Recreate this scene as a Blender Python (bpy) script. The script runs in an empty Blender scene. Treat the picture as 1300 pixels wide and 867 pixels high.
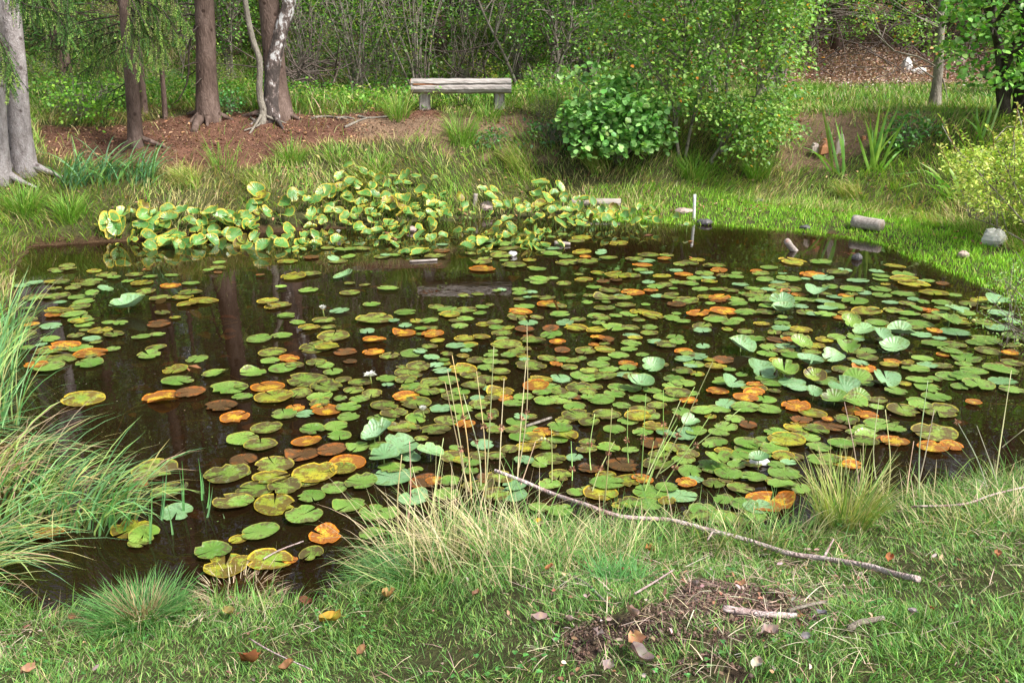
import bpy, math, random
import numpy as np
from mathutils import Vector, Matrix, Euler

# ------------------------------------------------------------------ camera, world, sun, exposure
S = bpy.context.scene
COL = S.collection
F_PX, PITCH, EYE = 1200.0, math.radians(17.7), 2.2
cam_d = bpy.data.cameras.new('camera'); cam = bpy.data.objects.new('camera', cam_d); COL.objects.link(cam)
cam_d.sensor_width = 36.0; cam_d.lens = 36.0 * F_PX / 1300.0
cam_d.clip_start = 0.05; cam_d.clip_end = 2000.0
cam.location = (0, 0, EYE); cam.rotation_euler = (math.pi / 2 - PITCH, 0, 0)
S.camera = cam

SUN_EL, SUN_AZ = math.radians(52), math.radians(125)      # azimuth clockwise from +Y: light comes from the right, behind the camera
W = bpy.data.worlds.new('World'); S.world = W; W.use_nodes = True
wn, wl = W.node_tree.nodes, W.node_tree.links
wn.clear()
wo = wn.new('ShaderNodeOutputWorld'); wb = wn.new('ShaderNodeBackground')
sky = wn.new('ShaderNodeTexSky'); sky.sky_type = 'NISHITA'; sky.sun_disc = False
sky.sun_elevation = SUN_EL; sky.sun_rotation = SUN_AZ
sky.air_density = 1.0; sky.dust_density = 2.5; sky.ozone_density = 1.0
hs = wn.new('ShaderNodeHueSaturation'); hs.inputs['Saturation'].default_value = 0.45
wb.inputs['Strength'].default_value = 0.14
wl.new(sky.outputs[0], hs.inputs['Color']); wl.new(hs.outputs[0], wb.inputs['Color']); wl.new(wb.outputs[0], wo.inputs['Surface'])

sd = bpy.data.lights.new('sun', 'SUN'); sun = bpy.data.objects.new('sun', sd); COL.objects.link(sun)
sd.energy = 3.7; sd.angle = math.radians(13); sd.color = (1.0, 0.96, 0.88)
sdir = Vector((math.sin(SUN_AZ) * math.cos(SUN_EL), math.cos(SUN_AZ) * math.cos(SUN_EL), math.sin(SUN_EL)))
sun.rotation_euler = sdir.to_track_quat('Z', 'Y').to_euler()
sun.location = (6, -6, 14)

S.view_settings.view_transform = 'Standard'; S.view_settings.look = 'None'
S.view_settings.exposure = 0.78; S.view_settings.gamma = 1.0
S.render.engine = 'CYCLES'
S.cycles.max_bounces = 6; S.cycles.diffuse_bounces = 3; S.cycles.glossy_bounces = 3
S.cycles.transmission_bounces = 3; S.cycles.transparent_max_bounces = 6
S.cycles.use_denoising = True
S.cycles.sample_clamp_indirect = 4.0

# ------------------------------------------------------------------ camera geometry used to find real ground positions
CP = np.array([0.0, 0.0, EYE])
FW = np.array([0, math.cos(PITCH), -math.sin(PITCH)]); UP = np.array([0, math.sin(PITCH), math.cos(PITCH)]); RT = np.array([1.0, 0, 0])
def ray(px, py): return FW + (px - 650) / F_PX * RT + (433.5 - py) / F_PX * UP
def flat(px, py, z=0.0):
    r = ray(px, py); t = (z - EYE) / r[2]; return CP + r * t
def at_y(px, py, Y):
    r = ray(px, py); return CP + r * (Y / r[1])
def project(P):
    d = np.asarray(P, float) - CP; c = d @ FW
    c = np.where(np.abs(c) < 1e-6, 1e-6, c)
    return 650 + F_PX * (d @ RT) / c, 433.5 - F_PX * (d @ UP) / c, c
def inpoly(x, y, poly):
    x = np.asarray(x); y = np.asarray(y); c = np.zeros(x.shape, bool); n = len(poly)
    for i in range(n):
        x1, y1 = poly[i]; x2, y2 = poly[i - 1]
        m = ((y1 > y) != (y2 > y)) & (x < (x2 - x1) * (y - y1) / ((y2 - y1) or 1e-9) + x1)
        c ^= m
    return c
def smooth(t): t = np.clip(t, 0, 1); return t * t * (3 - 2 * t)

_rs = np.random.RandomState(5); _tab = _rs.rand(64, 64)
def vnoise(x, y, s):
    x = np.asarray(x, float) * s + 100; y = np.asarray(y, float) * s + 100
    i = np.floor(x).astype(int); j = np.floor(y).astype(int); fx = smooth(x - i); fy = smooth(y - j)
    g = lambda a, b: _tab[a % 64, b % 64]
    return (g(i, j) * (1 - fx) + g(i + 1, j) * fx) * (1 - fy) + (g(i, j + 1) * (1 - fx) + g(i + 1, j + 1) * fx) * fy
def fnoise(x, y, s): return (vnoise(x, y, s) + .5 * vnoise(x, y, s * 2.1) + .25 * vnoise(x, y, s * 4.3)) / 1.75

# ------------------------------------------------------------------ terrain height
SHORE_PX = [(42, 313), (130, 308), (250, 302), (400, 292), (560, 286), (700, 279), (800, 281), (900, 285), (1000, 292),
            (1080, 301), (1130, 311), (1170, 330), (1230, 352), (1300, 382), (1400, 425), (1560, 490), (1640, 560), (1500, 592),
            (1300, 606), (1200, 618), (1100, 638), (1020, 662), (960, 682), (860, 672), (760, 668), (660, 664), (560, 672),
            (490, 695), (440, 738), (395, 770), (330, 758), (250, 770), (180, 772), (90, 782), (0, 772), (-120, 765), (-230, 700),
            (-160, 590), (-90, 500), (-40, 440), (8, 400), (20, 370), (20, 340)]
SHORE = np.array([flat(a, b)[:2] for a, b in SHORE_PX])
def sdist(X, Y):
    X = np.asarray(X, float); Y = np.asarray(Y, float); best = np.full(X.shape, 1e9); n = len(SHORE)
    for i in range(n):
        a = SHORE[i]; b = SHORE[(i + 1) % n]; ab = b - a
        t = np.clip(((X - a[0]) * ab[0] + (Y - a[1]) * ab[1]) / (ab @ ab), 0, 1)
        best = np.minimum(best, np.hypot(X - a[0] - t * ab[0], Y - a[1] - t * ab[1]))
    ins = inpoly(X, Y, [tuple(p) for p in SHORE])
    return np.where(ins, -best, best)
def height(X, Y, d=None):
    X = np.asarray(X, float); Y = np.asarray(Y, float)
    if d is None: d = sdist(X, Y)
    wob = (fnoise(X, Y, .9) - .5)
    inside = -np.minimum(0.5, 0.3 * np.maximum(-d, 0) + 0.03 * (d < 0))
    dn = np.maximum(d, 0)
    near = 0.05 * smooth(dn / .12) + 0.52 * smooth(dn / 1.9)
    # far bank: steep in the middle, gentle on the left and flat at the foot on the right
    wl_ = 1 - smooth((X + 3.6) / 2.2); wr = smooth((X - 1.6) / 2.0)
    fl = 1.5 * (1 - np.exp(-dn / 2.5)); fm = 1.2 * smooth((dn - .25) / 2.6); fr = .06 * smooth(dn / .5) + 1.08 * smooth((dn - 1.3) / 3.0)
    far = fl * wl_ + (1 - wl_) * (fm * (1 - wr) + fr * wr)
    k = smooth((Y - 5.2) / 2.5)
    z = near * (1 - k) + far * k
    z = z + .10 * wob * smooth(dn / .8)
    z = z - .45 * smooth((Y - 15.6) / 2.5) * (1 - smooth((X + 1.2) / 1.5)) * (1 - smooth((Y - 22) / 5))
    hill = np.maximum(0, Y - 21 - 3.0 * smooth((X - 4) / 4)) * .2
    z = z + 12 * (1 - np.exp(-hill / 12)) * smooth((Y - 15) / 6)
    return np.where(d < 0, inside, z)
GX = np.arange(-34, 34.01, .1); GY = np.arange(-6, 60.01, .1)
_gx, _gy = np.meshgrid(GX, GY); GD = sdist(_gx, _gy); GH = height(_gx, _gy, GD)
def _bil(A, X, Y):
    u = np.clip((np.asarray(X, float) - GX[0]) / .1, 0, len(GX) - 1.001); v = np.clip((np.asarray(Y, float) - GY[0]) / .1, 0, len(GY) - 1.001)
    i = u.astype(int); j = v.astype(int); fu = u - i; fv = v - j
    return (A[j, i] * (1 - fu) + A[j, i + 1] * fu) * (1 - fv) + (A[j + 1, i] * (1 - fu) + A[j + 1, i + 1] * fu) * fv
def H(x, y): return _bil(GH, x, y)
def D(x, y): return _bil(GD, x, y)
def G(px, py, water=True):
    """the point of the ground (or water) seen at a pixel of the photograph"""
    r = ray(px, py); ts = np.linspace(1.2, 60, 6000); P = CP + r[None, :] * ts[:, None]
    h = H(P[:, 0], P[:, 1])
    if water: h = np.maximum(h, 0.0)
    k = np.argmax(P[:, 2] < h)
    if P[k, 2] >= h[k]: k = len(ts) - 1
    p = P[k].copy(); p[2] = h[k]; return p

# ------------------------------------------------------------------ mesh collecting
class Geo:
    def __init__(s): s.v = []; s.q = []; s.t = []; s.c = []; s.n = 0; s.a = {}
    def add(s, v, q=None, t=None, c=(1, 1, 1)):
        v = np.asarray(v, float).reshape(-1, 3); m = len(v); c = np.asarray(c, float)
        if c.ndim == 1: c = np.tile(c, (m, 1))
        s.v.append(v); s.c.append(c)
        if q is not None and len(q): s.q.append(np.asarray(q, int).reshape(-1, 4) + s.n)
        if t is not None and len(t): s.t.append(np.asarray(t, int).reshape(-1, 3) + s.n)
        s.n += m
    def mesh(s, name, mats, smooth_=True, center=None):
        v = np.concatenate(s.v); c = np.concatenate(s.c)
        if center is not None: v = v - np.asarray(center)
        q = np.concatenate(s.q) if s.q else np.zeros((0, 4), int); t = np.concatenate(s.t) if s.t else np.zeros((0, 3), int)
        me = bpy.data.meshes.new(name)
        me.vertices.add(len(v)); me.vertices.foreach_set('co', v.astype('f').ravel())
        nl = q.size + t.size; me.loops.add(nl); me.loops.foreach_set('vertex_index', np.concatenate([q.ravel(), t.ravel()]).astype('i'))
        np_ = len(q) + len(t); me.polygons.add(np_)
        ls = np.concatenate([np.arange(len(q)) * 4, q.size + np.arange(len(t)) * 3]).astype('i')
        me.polygons.foreach_set('loop_start', ls)
        me.polygons.foreach_set('use_smooth', np.full(np_, smooth_))
        at = me.attributes.new('Col', 'FLOAT_COLOR', 'POINT'); at.data.foreach_set('color', np.hstack([c, np.ones((len(c), 1))]).astype('f').ravel())
        for k, arr in s.a.items():
            arr = np.concatenate(arr); b = me.attributes.new(k, 'FLOAT', 'POINT'); b.data.foreach_set('value', arr.astype('f'))
        for m in (mats if isinstance(mats, (list, tuple)) else [mats]): me.materials.append(m)
        me.update(calc_edges=True); me.validate(); return me
    def build(s, name, mats, parent=None, smooth_=True, loc=None, **kw):
        """loc: the object's origin (world); vertices are given in world coordinates when no parent, else in the parent's own"""
        me = s.mesh(name, mats, smooth_, loc); o = bpy.data.objects.new(name, me); COL.objects.link(o)
        if loc is not None: o.location = loc
        if parent is not None: o.parent = parent
        tag(o, **kw); return o
def tag(o, label=None, category=None, group=None, kind=None):
    for k, v in (('label', label), ('category', category), ('group', group), ('kind', kind)):
        if v: o[k] = v
    return o
def empty(name, loc, label, category, group=None, rz=0):
    o = bpy.data.objects.new(name, None); o.empty_display_size = .1; COL.objects.link(o)
    o.location = loc; o.rotation_euler = (0, 0, rz); return tag(o, label, category, group)
def dup(o, loc, rz=0, sc=1, label=None):
    kids = list(o.children); c = o.copy(); COL.objects.link(c); c.location = loc; c.rotation_euler = (0, 0, rz); c.scale = (sc, sc, sc)
    if label: c['label'] = label
    for k in kids:
        d = k.copy(); COL.objects.link(d); d.parent = c
        for g in k.children:
            e = g.copy(); COL.objects.link(e); e.parent = d
    return c

def norm(a): return a / np.maximum(np.linalg.norm(a, axis=-1, keepdims=True), 1e-9)
def blades(g, P, L, w, az, th0, th1, col, tip=None, segs=4, rng=None, flatw=None):
    """arching blades: P roots (N,3), L length, w width, az azimuth of lean, th0/th1 angle from vertical at root / tip"""
    P = np.asarray(P, float); N = len(P)
    f = lambda a: np.broadcast_to(np.asarray(a, float), (N,)).copy()
    L, w, az, th0, th1 = map(f, (L, w, az, th0, th1)); col = np.broadcast_to(np.asarray(col, float), (N, 3))
    tip = col if tip is None else np.broadcast_to(np.asarray(tip, float), (N, 3))
    hd = np.stack([np.cos(az), np.sin(az), 0 * az], 1); pos = P.copy(); pts = [pos.copy()]
    for k in range(segs):
        th = th0 + (th1 - th0) * (k + .5) / segs
        pos = pos + (L / segs)[:, None] * (hd * np.sin(th)[:, None] + np.array([0, 0, 1.0]) * np.cos(th)[:, None]); pts.append(pos.copy())
    tw = rng.uniform(-1.2, 1.2, N) if rng is not None else np.zeros(N)
    perp = np.stack([-np.sin(az + tw), np.cos(az + tw), 0 * az], 1)
    V = []; C = []
    for k in range(segs):
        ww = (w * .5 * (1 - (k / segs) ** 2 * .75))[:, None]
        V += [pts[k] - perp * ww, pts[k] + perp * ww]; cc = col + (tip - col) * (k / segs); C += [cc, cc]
    V.append(pts[segs]); C.append(tip); m = 2 * segs + 1
    V = np.stack(V, 1).reshape(-1, 3); C = np.stack(C, 1).reshape(-1, 3); base = (np.arange(N) * m)[:, None]
    q = np.concatenate([base + np.array([2 * k, 2 * k + 1, 2 * k + 3, 2 * k + 2]) for k in range(segs - 1)]) if segs > 1 else None
    t = base + np.array([2 * segs - 2, 2 * segs - 1, 2 * segs])
    g.add(V, q, t, C)
def leaves(g, P, U, Nn, L, w, col, fold=.15, simple=False):
    """leaves: base P, axis U, normal Nn, length L, width w"""
    P = np.asarray(P, float); N = len(P); U = norm(U); Vv = norm(np.cross(Nn, U)); M = np.cross(U, Vv)
    L = np.broadcast_to(L, (N,))[:, None]; w = np.broadcast_to(w, (N,))[:, None]; col = np.broadcast_to(np.asarray(col, float), (N, 3))
    if simple:
        V = np.stack([P, P + U * L * .45 - Vv * w * .5, P + U * L, P + U * L * .45 + Vv * w * .5], 1).reshape(-1, 3)
        g.add(V, (np.arange(N) * 4)[:, None] + np.array([0, 1, 2, 3]), None, np.repeat(col, 4, 0)); return
    up = M * w * fold
    V = np.stack([P, P + U * L * .25 - Vv * w * .45 + up, P + U * L * .68 - Vv * w * .42 + up, P + U * L - M * L * .08,
                  P + U * L * .68 + Vv * w * .42 + up, P + U * L * .25 + Vv * w * .45 + up], 1).reshape(-1, 3)
    b = (np.arange(N) * 6)[:, None]
    g.add(V, np.concatenate([b + np.array([0, 3, 2, 1]), b + np.array([0, 5, 4, 3])]), None, np.repeat(col, 6, 0))
def tube(g, path, r, n=8, col=(1, 1, 1), cap=True, rough=0, rng=None, col2=None):
    p = np.asarray(path, float); K = len(p); r = np.broadcast_to(np.asarray(r, float), (K,))
    T = norm(np.gradient(p, axis=0)); ref = np.array([0, 0, 1.0]) if abs(T[0, 2]) < .8 else np.array([1.0, 0, 0])
    A = norm(np.cross(T, ref)); B = np.cross(T, A); th = np.arange(n) * 2 * math.pi / n
    R = r[:, None] * np.ones((K, n))
    if rough: R = R * (1 + rough * (rng.rand(K, n) - .5))
    V = p[:, None, :] + R[..., None] * (np.cos(th)[None, :, None] * A[:, None, :] + np.sin(th)[None, :, None] * B[:, None, :])
    i = np.arange(K - 1)[:, None] * n; j = np.arange(n)[None, :]; j2 = (j + 1) % n
    q = np.stack([i + j, i + j2, i + n + j2, i + n + j], -1).reshape(-1, 4)
    V = V.reshape(-1, 3); t = []
    if cap:
        V = np.vstack([V, p[0], p[-1]]); a = K * n
        t = [(a, (k + 1) % n, k) for k in range(n)] + [(a + 1, (K - 1) * n + k, (K - 1) * n + (k + 1) % n) for k in range(n)]
    c = np.tile(np.asarray(col, float), (len(V), 1))
    if col2 is not None and cap: c[-2:] = col2
    g.add(V, q, t, c)
def curve(pts, n=12):
    """smooth line through points (Catmull-Rom)"""
    p = np.asarray(pts, float); p = np.vstack([2 * p[0] - p[1], p, 2 * p[-1] - p[-2]]); out = []; m = len(p) - 3
    for u in np.linspace(0, m - 1e-6, n):
        i = int(u); t = u - i; a, b, c, d = p[i:i + 4]
        out.append(.5 * (2 * b + (c - a) * t + (2 * a - 5 * b + 4 * c - d) * t * t + (3 * b - a - 3 * c + d) * t ** 3))
    return np.array(out)
def jit(rng, base, N, s=.25, hs_=.1):
    """per-piece colour variation: brightness and a little hue"""
    base = np.asarray(base, float); k = np.exp(rng.normal(0, s, (N, 1))); h = np.exp(rng.normal(0, hs_, (N, 3)))
    return np.clip(base * k * h, .002, .9)
def pick(rng, cols, wts, N, s=.22, h=.08):
    cols = np.asarray(cols, float); i = rng.choice(len(cols), N, p=np.asarray(wts, float) / sum(wts)); return jit(rng, cols[i], N, s, h)

# ------------------------------------------------------------------ materials
def nt(name):
    m = bpy.data.materials.new(name); m.use_nodes = True; m.node_tree.nodes.clear(); return m, m.node_tree.nodes, m.node_tree.links
def N_(n, t, **kw):
    x = n.new(t)
    for k, v in kw.items():
        if hasattr(x, k): setattr(x, k, v)
        else: x.inputs[k.replace('_', ' ')].default_value = v
    return x
def noise(n, l, scale, detail=4, src=None, rough=.6):
    x = n.new('ShaderNodeTexNoise'); x.inputs['Scale'].default_value = scale; x.inputs['Detail'].default_value = detail; x.inputs['Roughness'].default_value = rough
    if src is not None: l.new(src, x.inputs['Vector'])
    return x
def ramp(n, l, fac, stops):
    r = n.new('ShaderNodeValToRGB'); e = r.color_ramp.elements
    while len(e) > 1: e.remove(e[-1])
    for i, (p, c) in enumerate(stops):
        x = e[0] if i == 0 else e.new(p)
        x.position = p; x.color = (*c, 1) if len(c) == 3 else c
    l.new(fac, r.inputs[0]); return r
def mixc(n, l, a, b, fac, mode='MIX'):
    x = n.new('ShaderNodeMix'); x.data_type = 'RGBA'; x.blend_type = mode
    for s_, v in ((6, a), (7, b), (0, fac)):
        if hasattr(v, 'links') or hasattr(v, 'is_output'): l.new(v, x.inputs[s_])
        else: x.inputs[s_].default_value = (*v, 1) if isinstance(v, tuple) else v
    return x.outputs[2]
def mat_leaf(name, trans=.35, rough=.5, spec=.35, var=.25, tint=(1, 1, 1), transtint=(1.1, 1.25, .5)):
    m, n, l = nt(name); o = n.new('ShaderNodeOutputMaterial'); at = N_(n, 'ShaderNodeAttribute', attribute_name='Col')
    geo = n.new('ShaderNodeNewGeometry'); nz = noise(n, l, 9, 3, geo.outputs['Position'])
    r = ramp(n, l, nz.outputs[0], [(.3, (1 - var,) * 3), (.7, (1 + var,) * 3)])
    c = mixc(n, l, at.outputs['Color'], r.outputs[0], 1.0, 'MULTIPLY'); c = mixc(n, l, c, tint, 1.0, 'MULTIPLY')
    b = n.new('ShaderNodeBsdfPrincipled'); b.inputs['Roughness'].default_value = rough; b.inputs['Specular IOR Level'].default_value = spec
    l.new(c, b.inputs['Base Color'])
    t = n.new('ShaderNodeBsdfTranslucent'); c2 = mixc(n, l, c, transtint, 1.0, 'MULTIPLY'); l.new(c2, t.inputs[0])
    mx = n.new('ShaderNodeMixShader'); mx.inputs[0].default_value = trans; l.new(b.outputs[0], mx.inputs[1]); l.new(t.outputs[0], mx.inputs[2])
    l.new(mx.outputs[0], o.inputs[0]); return m
def mat_solid(name, stops, scale=6, rough=.85, bump=.5, bscale=30, usecol=False, stretch=(1, 1, 1), spec=.25):
    m, n, l = nt(name); o = n.new('ShaderNodeOutputMaterial'); tc = n.new('ShaderNodeTexCoord'); mp = n.new('ShaderNodeMapping'); mp.inputs['Scale'].default_value = stretch
    l.new(tc.outputs['Object'], mp.inputs[0]); nz = noise(n, l, scale, 6, mp.outputs[0]); r = ramp(n, l, nz.outputs[0], stops); c = r.outputs[0]
    if usecol:
        at = N_(n, 'ShaderNodeAttribute', attribute_name='Col'); c = mixc(n, l, c, at.outputs['Color'], 1.0, 'MULTIPLY')
    b = n.new('ShaderNodeBsdfPrincipled'); b.inputs['Roughness'].default_value = rough; b.inputs['Specular IOR Level'].default_value = spec; l.new(c, b.inputs['Base Color'])
    nb = noise(n, l, bscale, 5, mp.outputs[0]); bp = n.new('ShaderNodeBump'); bp.inputs['Strength'].default_value = bump; bp.inputs['Distance'].default_value = .02
    l.new(nb.outputs[0], bp.inputs['Height']); l.new(bp.outputs[0], b.inputs['Normal']); l.new(b.outputs[0], o.inputs[0]); return m
def mat_bark(name, dark, mid, light, vscale=14, stretch=(1, 1, .35), bump=1.0, spots=None):
    m, n, l = nt(name); o = n.new('ShaderNodeOutputMaterial'); tc = n.new('ShaderNodeTexCoord'); mp = n.new('ShaderNodeMapping'); mp.inputs['Scale'].default_value = stretch
    l.new(tc.outputs['Object'], mp.inputs[0]); nz = noise(n, l, vscale * .5, 7, mp.outputs[0], .7)
    r = ramp(n, l, nz.outputs[0], [(.3, dark), (.5, mid), (.72, light)]); c = r.outputs[0]
    vo = n.new('ShaderNodeTexVoronoi'); vo.inputs['Scale'].default_value = vscale * 1.6; vo.feature = 'DISTANCE_TO_EDGE'
    nz2 = noise(n, l, 5, 3, mp.outputs[0]); ad = n.new('ShaderNodeVectorMath'); ad.operation = 'MULTIPLY_ADD'; ad.inputs[1].default_value = (.25,) * 3
    l.new(nz2.outputs[1], ad.inputs[0]); l.new(mp.outputs[0], ad.inputs[2]); l.new(ad.outputs[0], vo.inputs['Vector'])
    cr = ramp(n, l, vo.outputs['Distance'], [(0, (.5,) * 3), (.10, (1, 1, 1))]); c = mixc(n, l, c, cr.outputs[0], .45, 'MULTIPLY')
    nk = noise(n, l, 1.1, 2, tc.outputs['Object']); vk = n.new('ShaderNodeTexVoronoi'); vk.inputs['Scale'].default_value = 5.5; l.new(tc.outputs['Object'], vk.inputs['Vector']); kr = ramp(n, l, vk.outputs['Distance'], [(.10, (.25, .2, .18)), (.17, (1, 1, 1))]); c = mixc(n, l, c, kr.outputs[0], .8, 'MULTIPLY')
    if spots:   # lichen or moss patches
        n3 = noise(n, l, 2.3, 6, tc.outputs['Object'], .7); r3 = ramp(n, l, n3.outputs[0], [(.56, (0, 0, 0)), (.64, (1, 1, 1))]); c = mixc(n, l, c, spots, r3.outputs[0])
    b = n.new('ShaderNodeBsdfPrincipled'); b.inputs['Roughness'].default_value = .9; b.inputs['Specular IOR Level'].default_value = .2; l.new(c, b.inputs['Base Color'])
    bp = n.new('ShaderNodeBump'); bp.inputs['Strength'].default_value = bump; bp.inputs['Distance'].default_value = .015
    mh = n.new('ShaderNodeMath'); mh.operation = 'ADD'; l.new(nz.outputs[0], mh.inputs[0]); l.new(vo.outputs['Distance'], mh.inputs[1])
    l.new(mh.outputs[0], bp.inputs['Height']); l.new(bp.outputs[0], b.inputs['Normal']); l.new(b.outputs[0], o.inputs[0]); return m

M = {}
M['grass'] = mat_leaf('grass_blade', .3, .5, .3)
M['broadleaf'] = mat_leaf('broad_leaf', .35, .42, .4)
M['needle'] = mat_leaf('conifer_needle', .2, .55, .25)
M['dry'] = mat_leaf('dry_leaf', .12, .7, .2, transtint=(1.1, .8, .5))
M['emergent'] = mat_leaf('standing_lily_leaf', .3, .3, .5, .2)
M['spruce'] = mat_bark('spruce_bark', (.055, .035, .028), (.14, .095, .078), (.25, .18, .155), 14, spots=None)
M['greybark'] = mat_bark('grey_bark', (.15, .125, .12), (.34, .30, .30), (.50, .46, .47), 26, (1, 1, .5), .8)
M['twig'] = mat_bark('twig_bark', (.10, .07, .055), (.27, .23, .19), (.42, .39, .35), 30)
M['darktwig'] = mat_bark('dark_twig_bark', (.03, .022, .018), (.08, .06, .05), (.14, .12, .10), 30)
M['deadwood'] = mat_bark('dead_branch_bark', (.05, .035, .028), (.13, .10, .085), (.24, .20, .18), 30)
M['alder'] = mat_bark('alder_bark', (.12, .10, .085), (.26, .23, .19), (.40, .37, .31), 18)

# birch: white papery bark broken by dark rough plates, darker at the foot
m, n, l = nt('birch_bark'); o = n.new('ShaderNodeOutputMaterial'); tc = n.new('ShaderNodeTexCoord'); mp = n.new('ShaderNodeMapping'); mp.inputs['Scale'].default_value = (1.6, 1.6, .9)
l.new(tc.outputs['Object'], mp.inputs[0]); nz = noise(n, l, 7, 6, mp.outputs[0], .65); sp = n.new('ShaderNodeSeparateXYZ'); l.new(tc.outputs['Object'], sp.inputs[0])
mr = n.new('ShaderNodeMapRange'); mr.inputs[1].default_value = 0; mr.inputs[2].default_value = 1.8; mr.inputs[3].default_value = -.14; mr.inputs[4].default_value = .015; l.new(sp.outputs[2], mr.inputs[0])
ad = n.new('ShaderNodeMath'); l.new(nz.outputs[0], ad.inputs[0]); l.new(mr.outputs[0], ad.inputs[1])
r = ramp(n, l, ad.outputs[0], [(.40, (.06, .045, .04)), (.5, (.20, .15, .135)), (.54, (.62, .60, .60)), (.7, (.78, .77, .78))])
b = n.new('ShaderNodeBsdfPrincipled'); b.inputs['Roughness'].default_value = .8; l.new(r.outputs[0], b.inputs[0])
bp = n.new('ShaderNodeBump'); bp.inputs['Strength'].default_value = .9; bp.inputs['Distance'].default_value = .02; bp.invert = True
nb = noise(n, l, 18, 5, mp.outputs[0]); ad2 = n.new('ShaderNodeMath'); l.new(nb.outputs[0], ad2.inputs[0]); l.new(ad.outputs[0], ad2.inputs[1])
l.new(ad2.outputs[0], bp.inputs['Height']); l.new(bp.outputs[0], b.inputs['Normal']); l.new(b.outputs[0], o.inputs[0]); M['birch'] = m

# weathered wood with long grain
def mat_wood(name, a, b_, c_, stretch=(1, 14, 14), warm=None):
    m, n, l = nt(name); o = n.new('ShaderNodeOutputMaterial'); tc = n.new('ShaderNodeTexCoord'); mp = n.new('ShaderNodeMapping'); mp.inputs['Scale'].default_value = stretch
    l.new(tc.outputs['Object'], mp.inputs[0]); nz = noise(n, l, 3.2, 7, mp.outputs[0], .7); r = ramp(n, l, nz.outputs[0], [(.3, a), (.5, b_), (.72, c_)]); c = r.outputs[0]
    at = N_(n, 'ShaderNodeAttribute', attribute_name='Col'); c = mixc(n, l, c, at.outputs['Color'], 1.0, 'MULTIPLY')
    if warm:
        n2 = noise(n, l, 2.2, 3, tc.outputs['Object']); r2 = ramp(n, l, n2.outputs[0], [(.52, (0, 0, 0)), (.66, (.8, .8, .8))]); c = mixc(n, l, c, warm, r2.outputs[0])
    b = n.new('ShaderNodeBsdfPrincipled'); b.inputs['Roughness'].default_value = .85; l.new(c, b.inputs[0])
    bp = n.new('ShaderNodeBump'); bp.inputs['Strength'].default_value = .6; bp.inputs['Distance'].default_value = .008; l.new(nz.outputs[0], bp.inputs['Height']); l.new(bp.outputs[0], b.inputs['Normal'])
    l.new(b.outputs[0], o.inputs[0]); return m
M['wood'] = mat_wood('weathered_wood', (.13, .10, .085), (.34, .29, .26), (.50, .45, .42))
M['woodpost'] = mat_wood('weathered_post_wood', (.16, .13, .11), (.36, .32, .30), (.52, .48, .46), (14, 14, 1))
M['stone'] = mat_solid('pale_stone', [(.3, (.45, .43, .42)), (.6, (.75, .73, .72))], 8, .8, .6, 20)
M['white'] = mat_solid('white_stake', [(.3, (.6, .58, .55)), (.6, (.8, .79, .77))], 20, .5, .2, 40)

# ground: colour painted by zone, broken up by noise
m, n, l = nt('ground_soil'); o = n.new('ShaderNodeOutputMaterial'); at = N_(n, 'ShaderNodeAttribute', attribute_name='Col'); geo = n.new('ShaderNodeNewGeometry')
n1 = noise(n, l, 3, 8, geo.outputs['Position'], .7); n2 = noise(n, l, 40, 5, geo.outputs['Position'], .7)
r1 = ramp(n, l, n1.outputs[0], [(.3, (.6,) * 3), (.7, (1.35,) * 3)]); r2 = ramp(n, l, n2.outputs[0], [(.3, (.45,) * 3), (.7, (1.6,) * 3)])
c = mixc(n, l, at.outputs['Color'], r1.outputs[0], 1.0, 'MULTIPLY'); c = mixc(n, l, c, r2.outputs[0], 1.0, 'MULTIPLY')
b = n.new('ShaderNodeBsdfPrincipled'); b.inputs['Roughness'].default_value = .95; b.inputs['Specular IOR Level'].default_value = .15; l.new(c, b.inputs[0])
bp = n.new('ShaderNodeBump'); bp.inputs['Strength'].default_value = .9; bp.inputs['Distance'].default_value = .03; l.new(n2.outputs[0], bp.inputs['Height']); l.new(bp.outputs[0], b.inputs['Normal'])
l.new(b.outputs[0], o.inputs[0]); M['ground'] = m

# pond water: peaty brown, clear at the margin, mirror-like at a glance
m, n, l = nt('peaty_water'); o = n.new('ShaderNodeOutputMaterial'); geo = n.new('ShaderNodeNewGeometry')
w1 = noise(n, l, 3.5, 3, geo.outputs['Position']); bp = n.new('ShaderNodeBump'); bp.inputs['Strength'].default_value = .06; bp.inputs['Distance'].default_value = .02; l.new(w1.outputs[0], bp.inputs['Height'])
fr = n.new('ShaderNodeFresnel'); fr.inputs['IOR'].default_value = 1.333; l.new(bp.outputs[0], fr.inputs['Normal'])
gl = n.new('ShaderNodeBsdfGlossy'); gl.inputs['Roughness'].default_value = .015; gl.inputs['Color'].default_value = (1, 1, 1, 1); l.new(bp.outputs[0], gl.inputs['Normal'])
tr = n.new('ShaderNodeBsdfTransparent'); tr.inputs[0].default_value = (.56, .40, .24, 1)
df = n.new('ShaderNodeBsdfDiffuse'); mud = ramp(n, l, noise(n, l, 1.3, 5, geo.outputs['Position']).outputs[0], [(.3, (.013, .007, .003)), (.7, (.025, .014, .006))]); l.new(mud.outputs[0], df.inputs[0])
mb = n.new('ShaderNodeMixShader'); mb.inputs[0].default_value = .55; l.new(tr.outputs[0], mb.inputs[1]); l.new(df.outputs[0], mb.inputs[2])
mx = n.new('ShaderNodeMixShader'); l.new(fr.outputs[0], mx.inputs[0]); l.new(mb.outputs[0], mx.inputs[1]); l.new(gl.outputs[0], mx.inputs[2]); l.new(mx.outputs[0], o.inputs[0]); M['water'] = m

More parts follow.
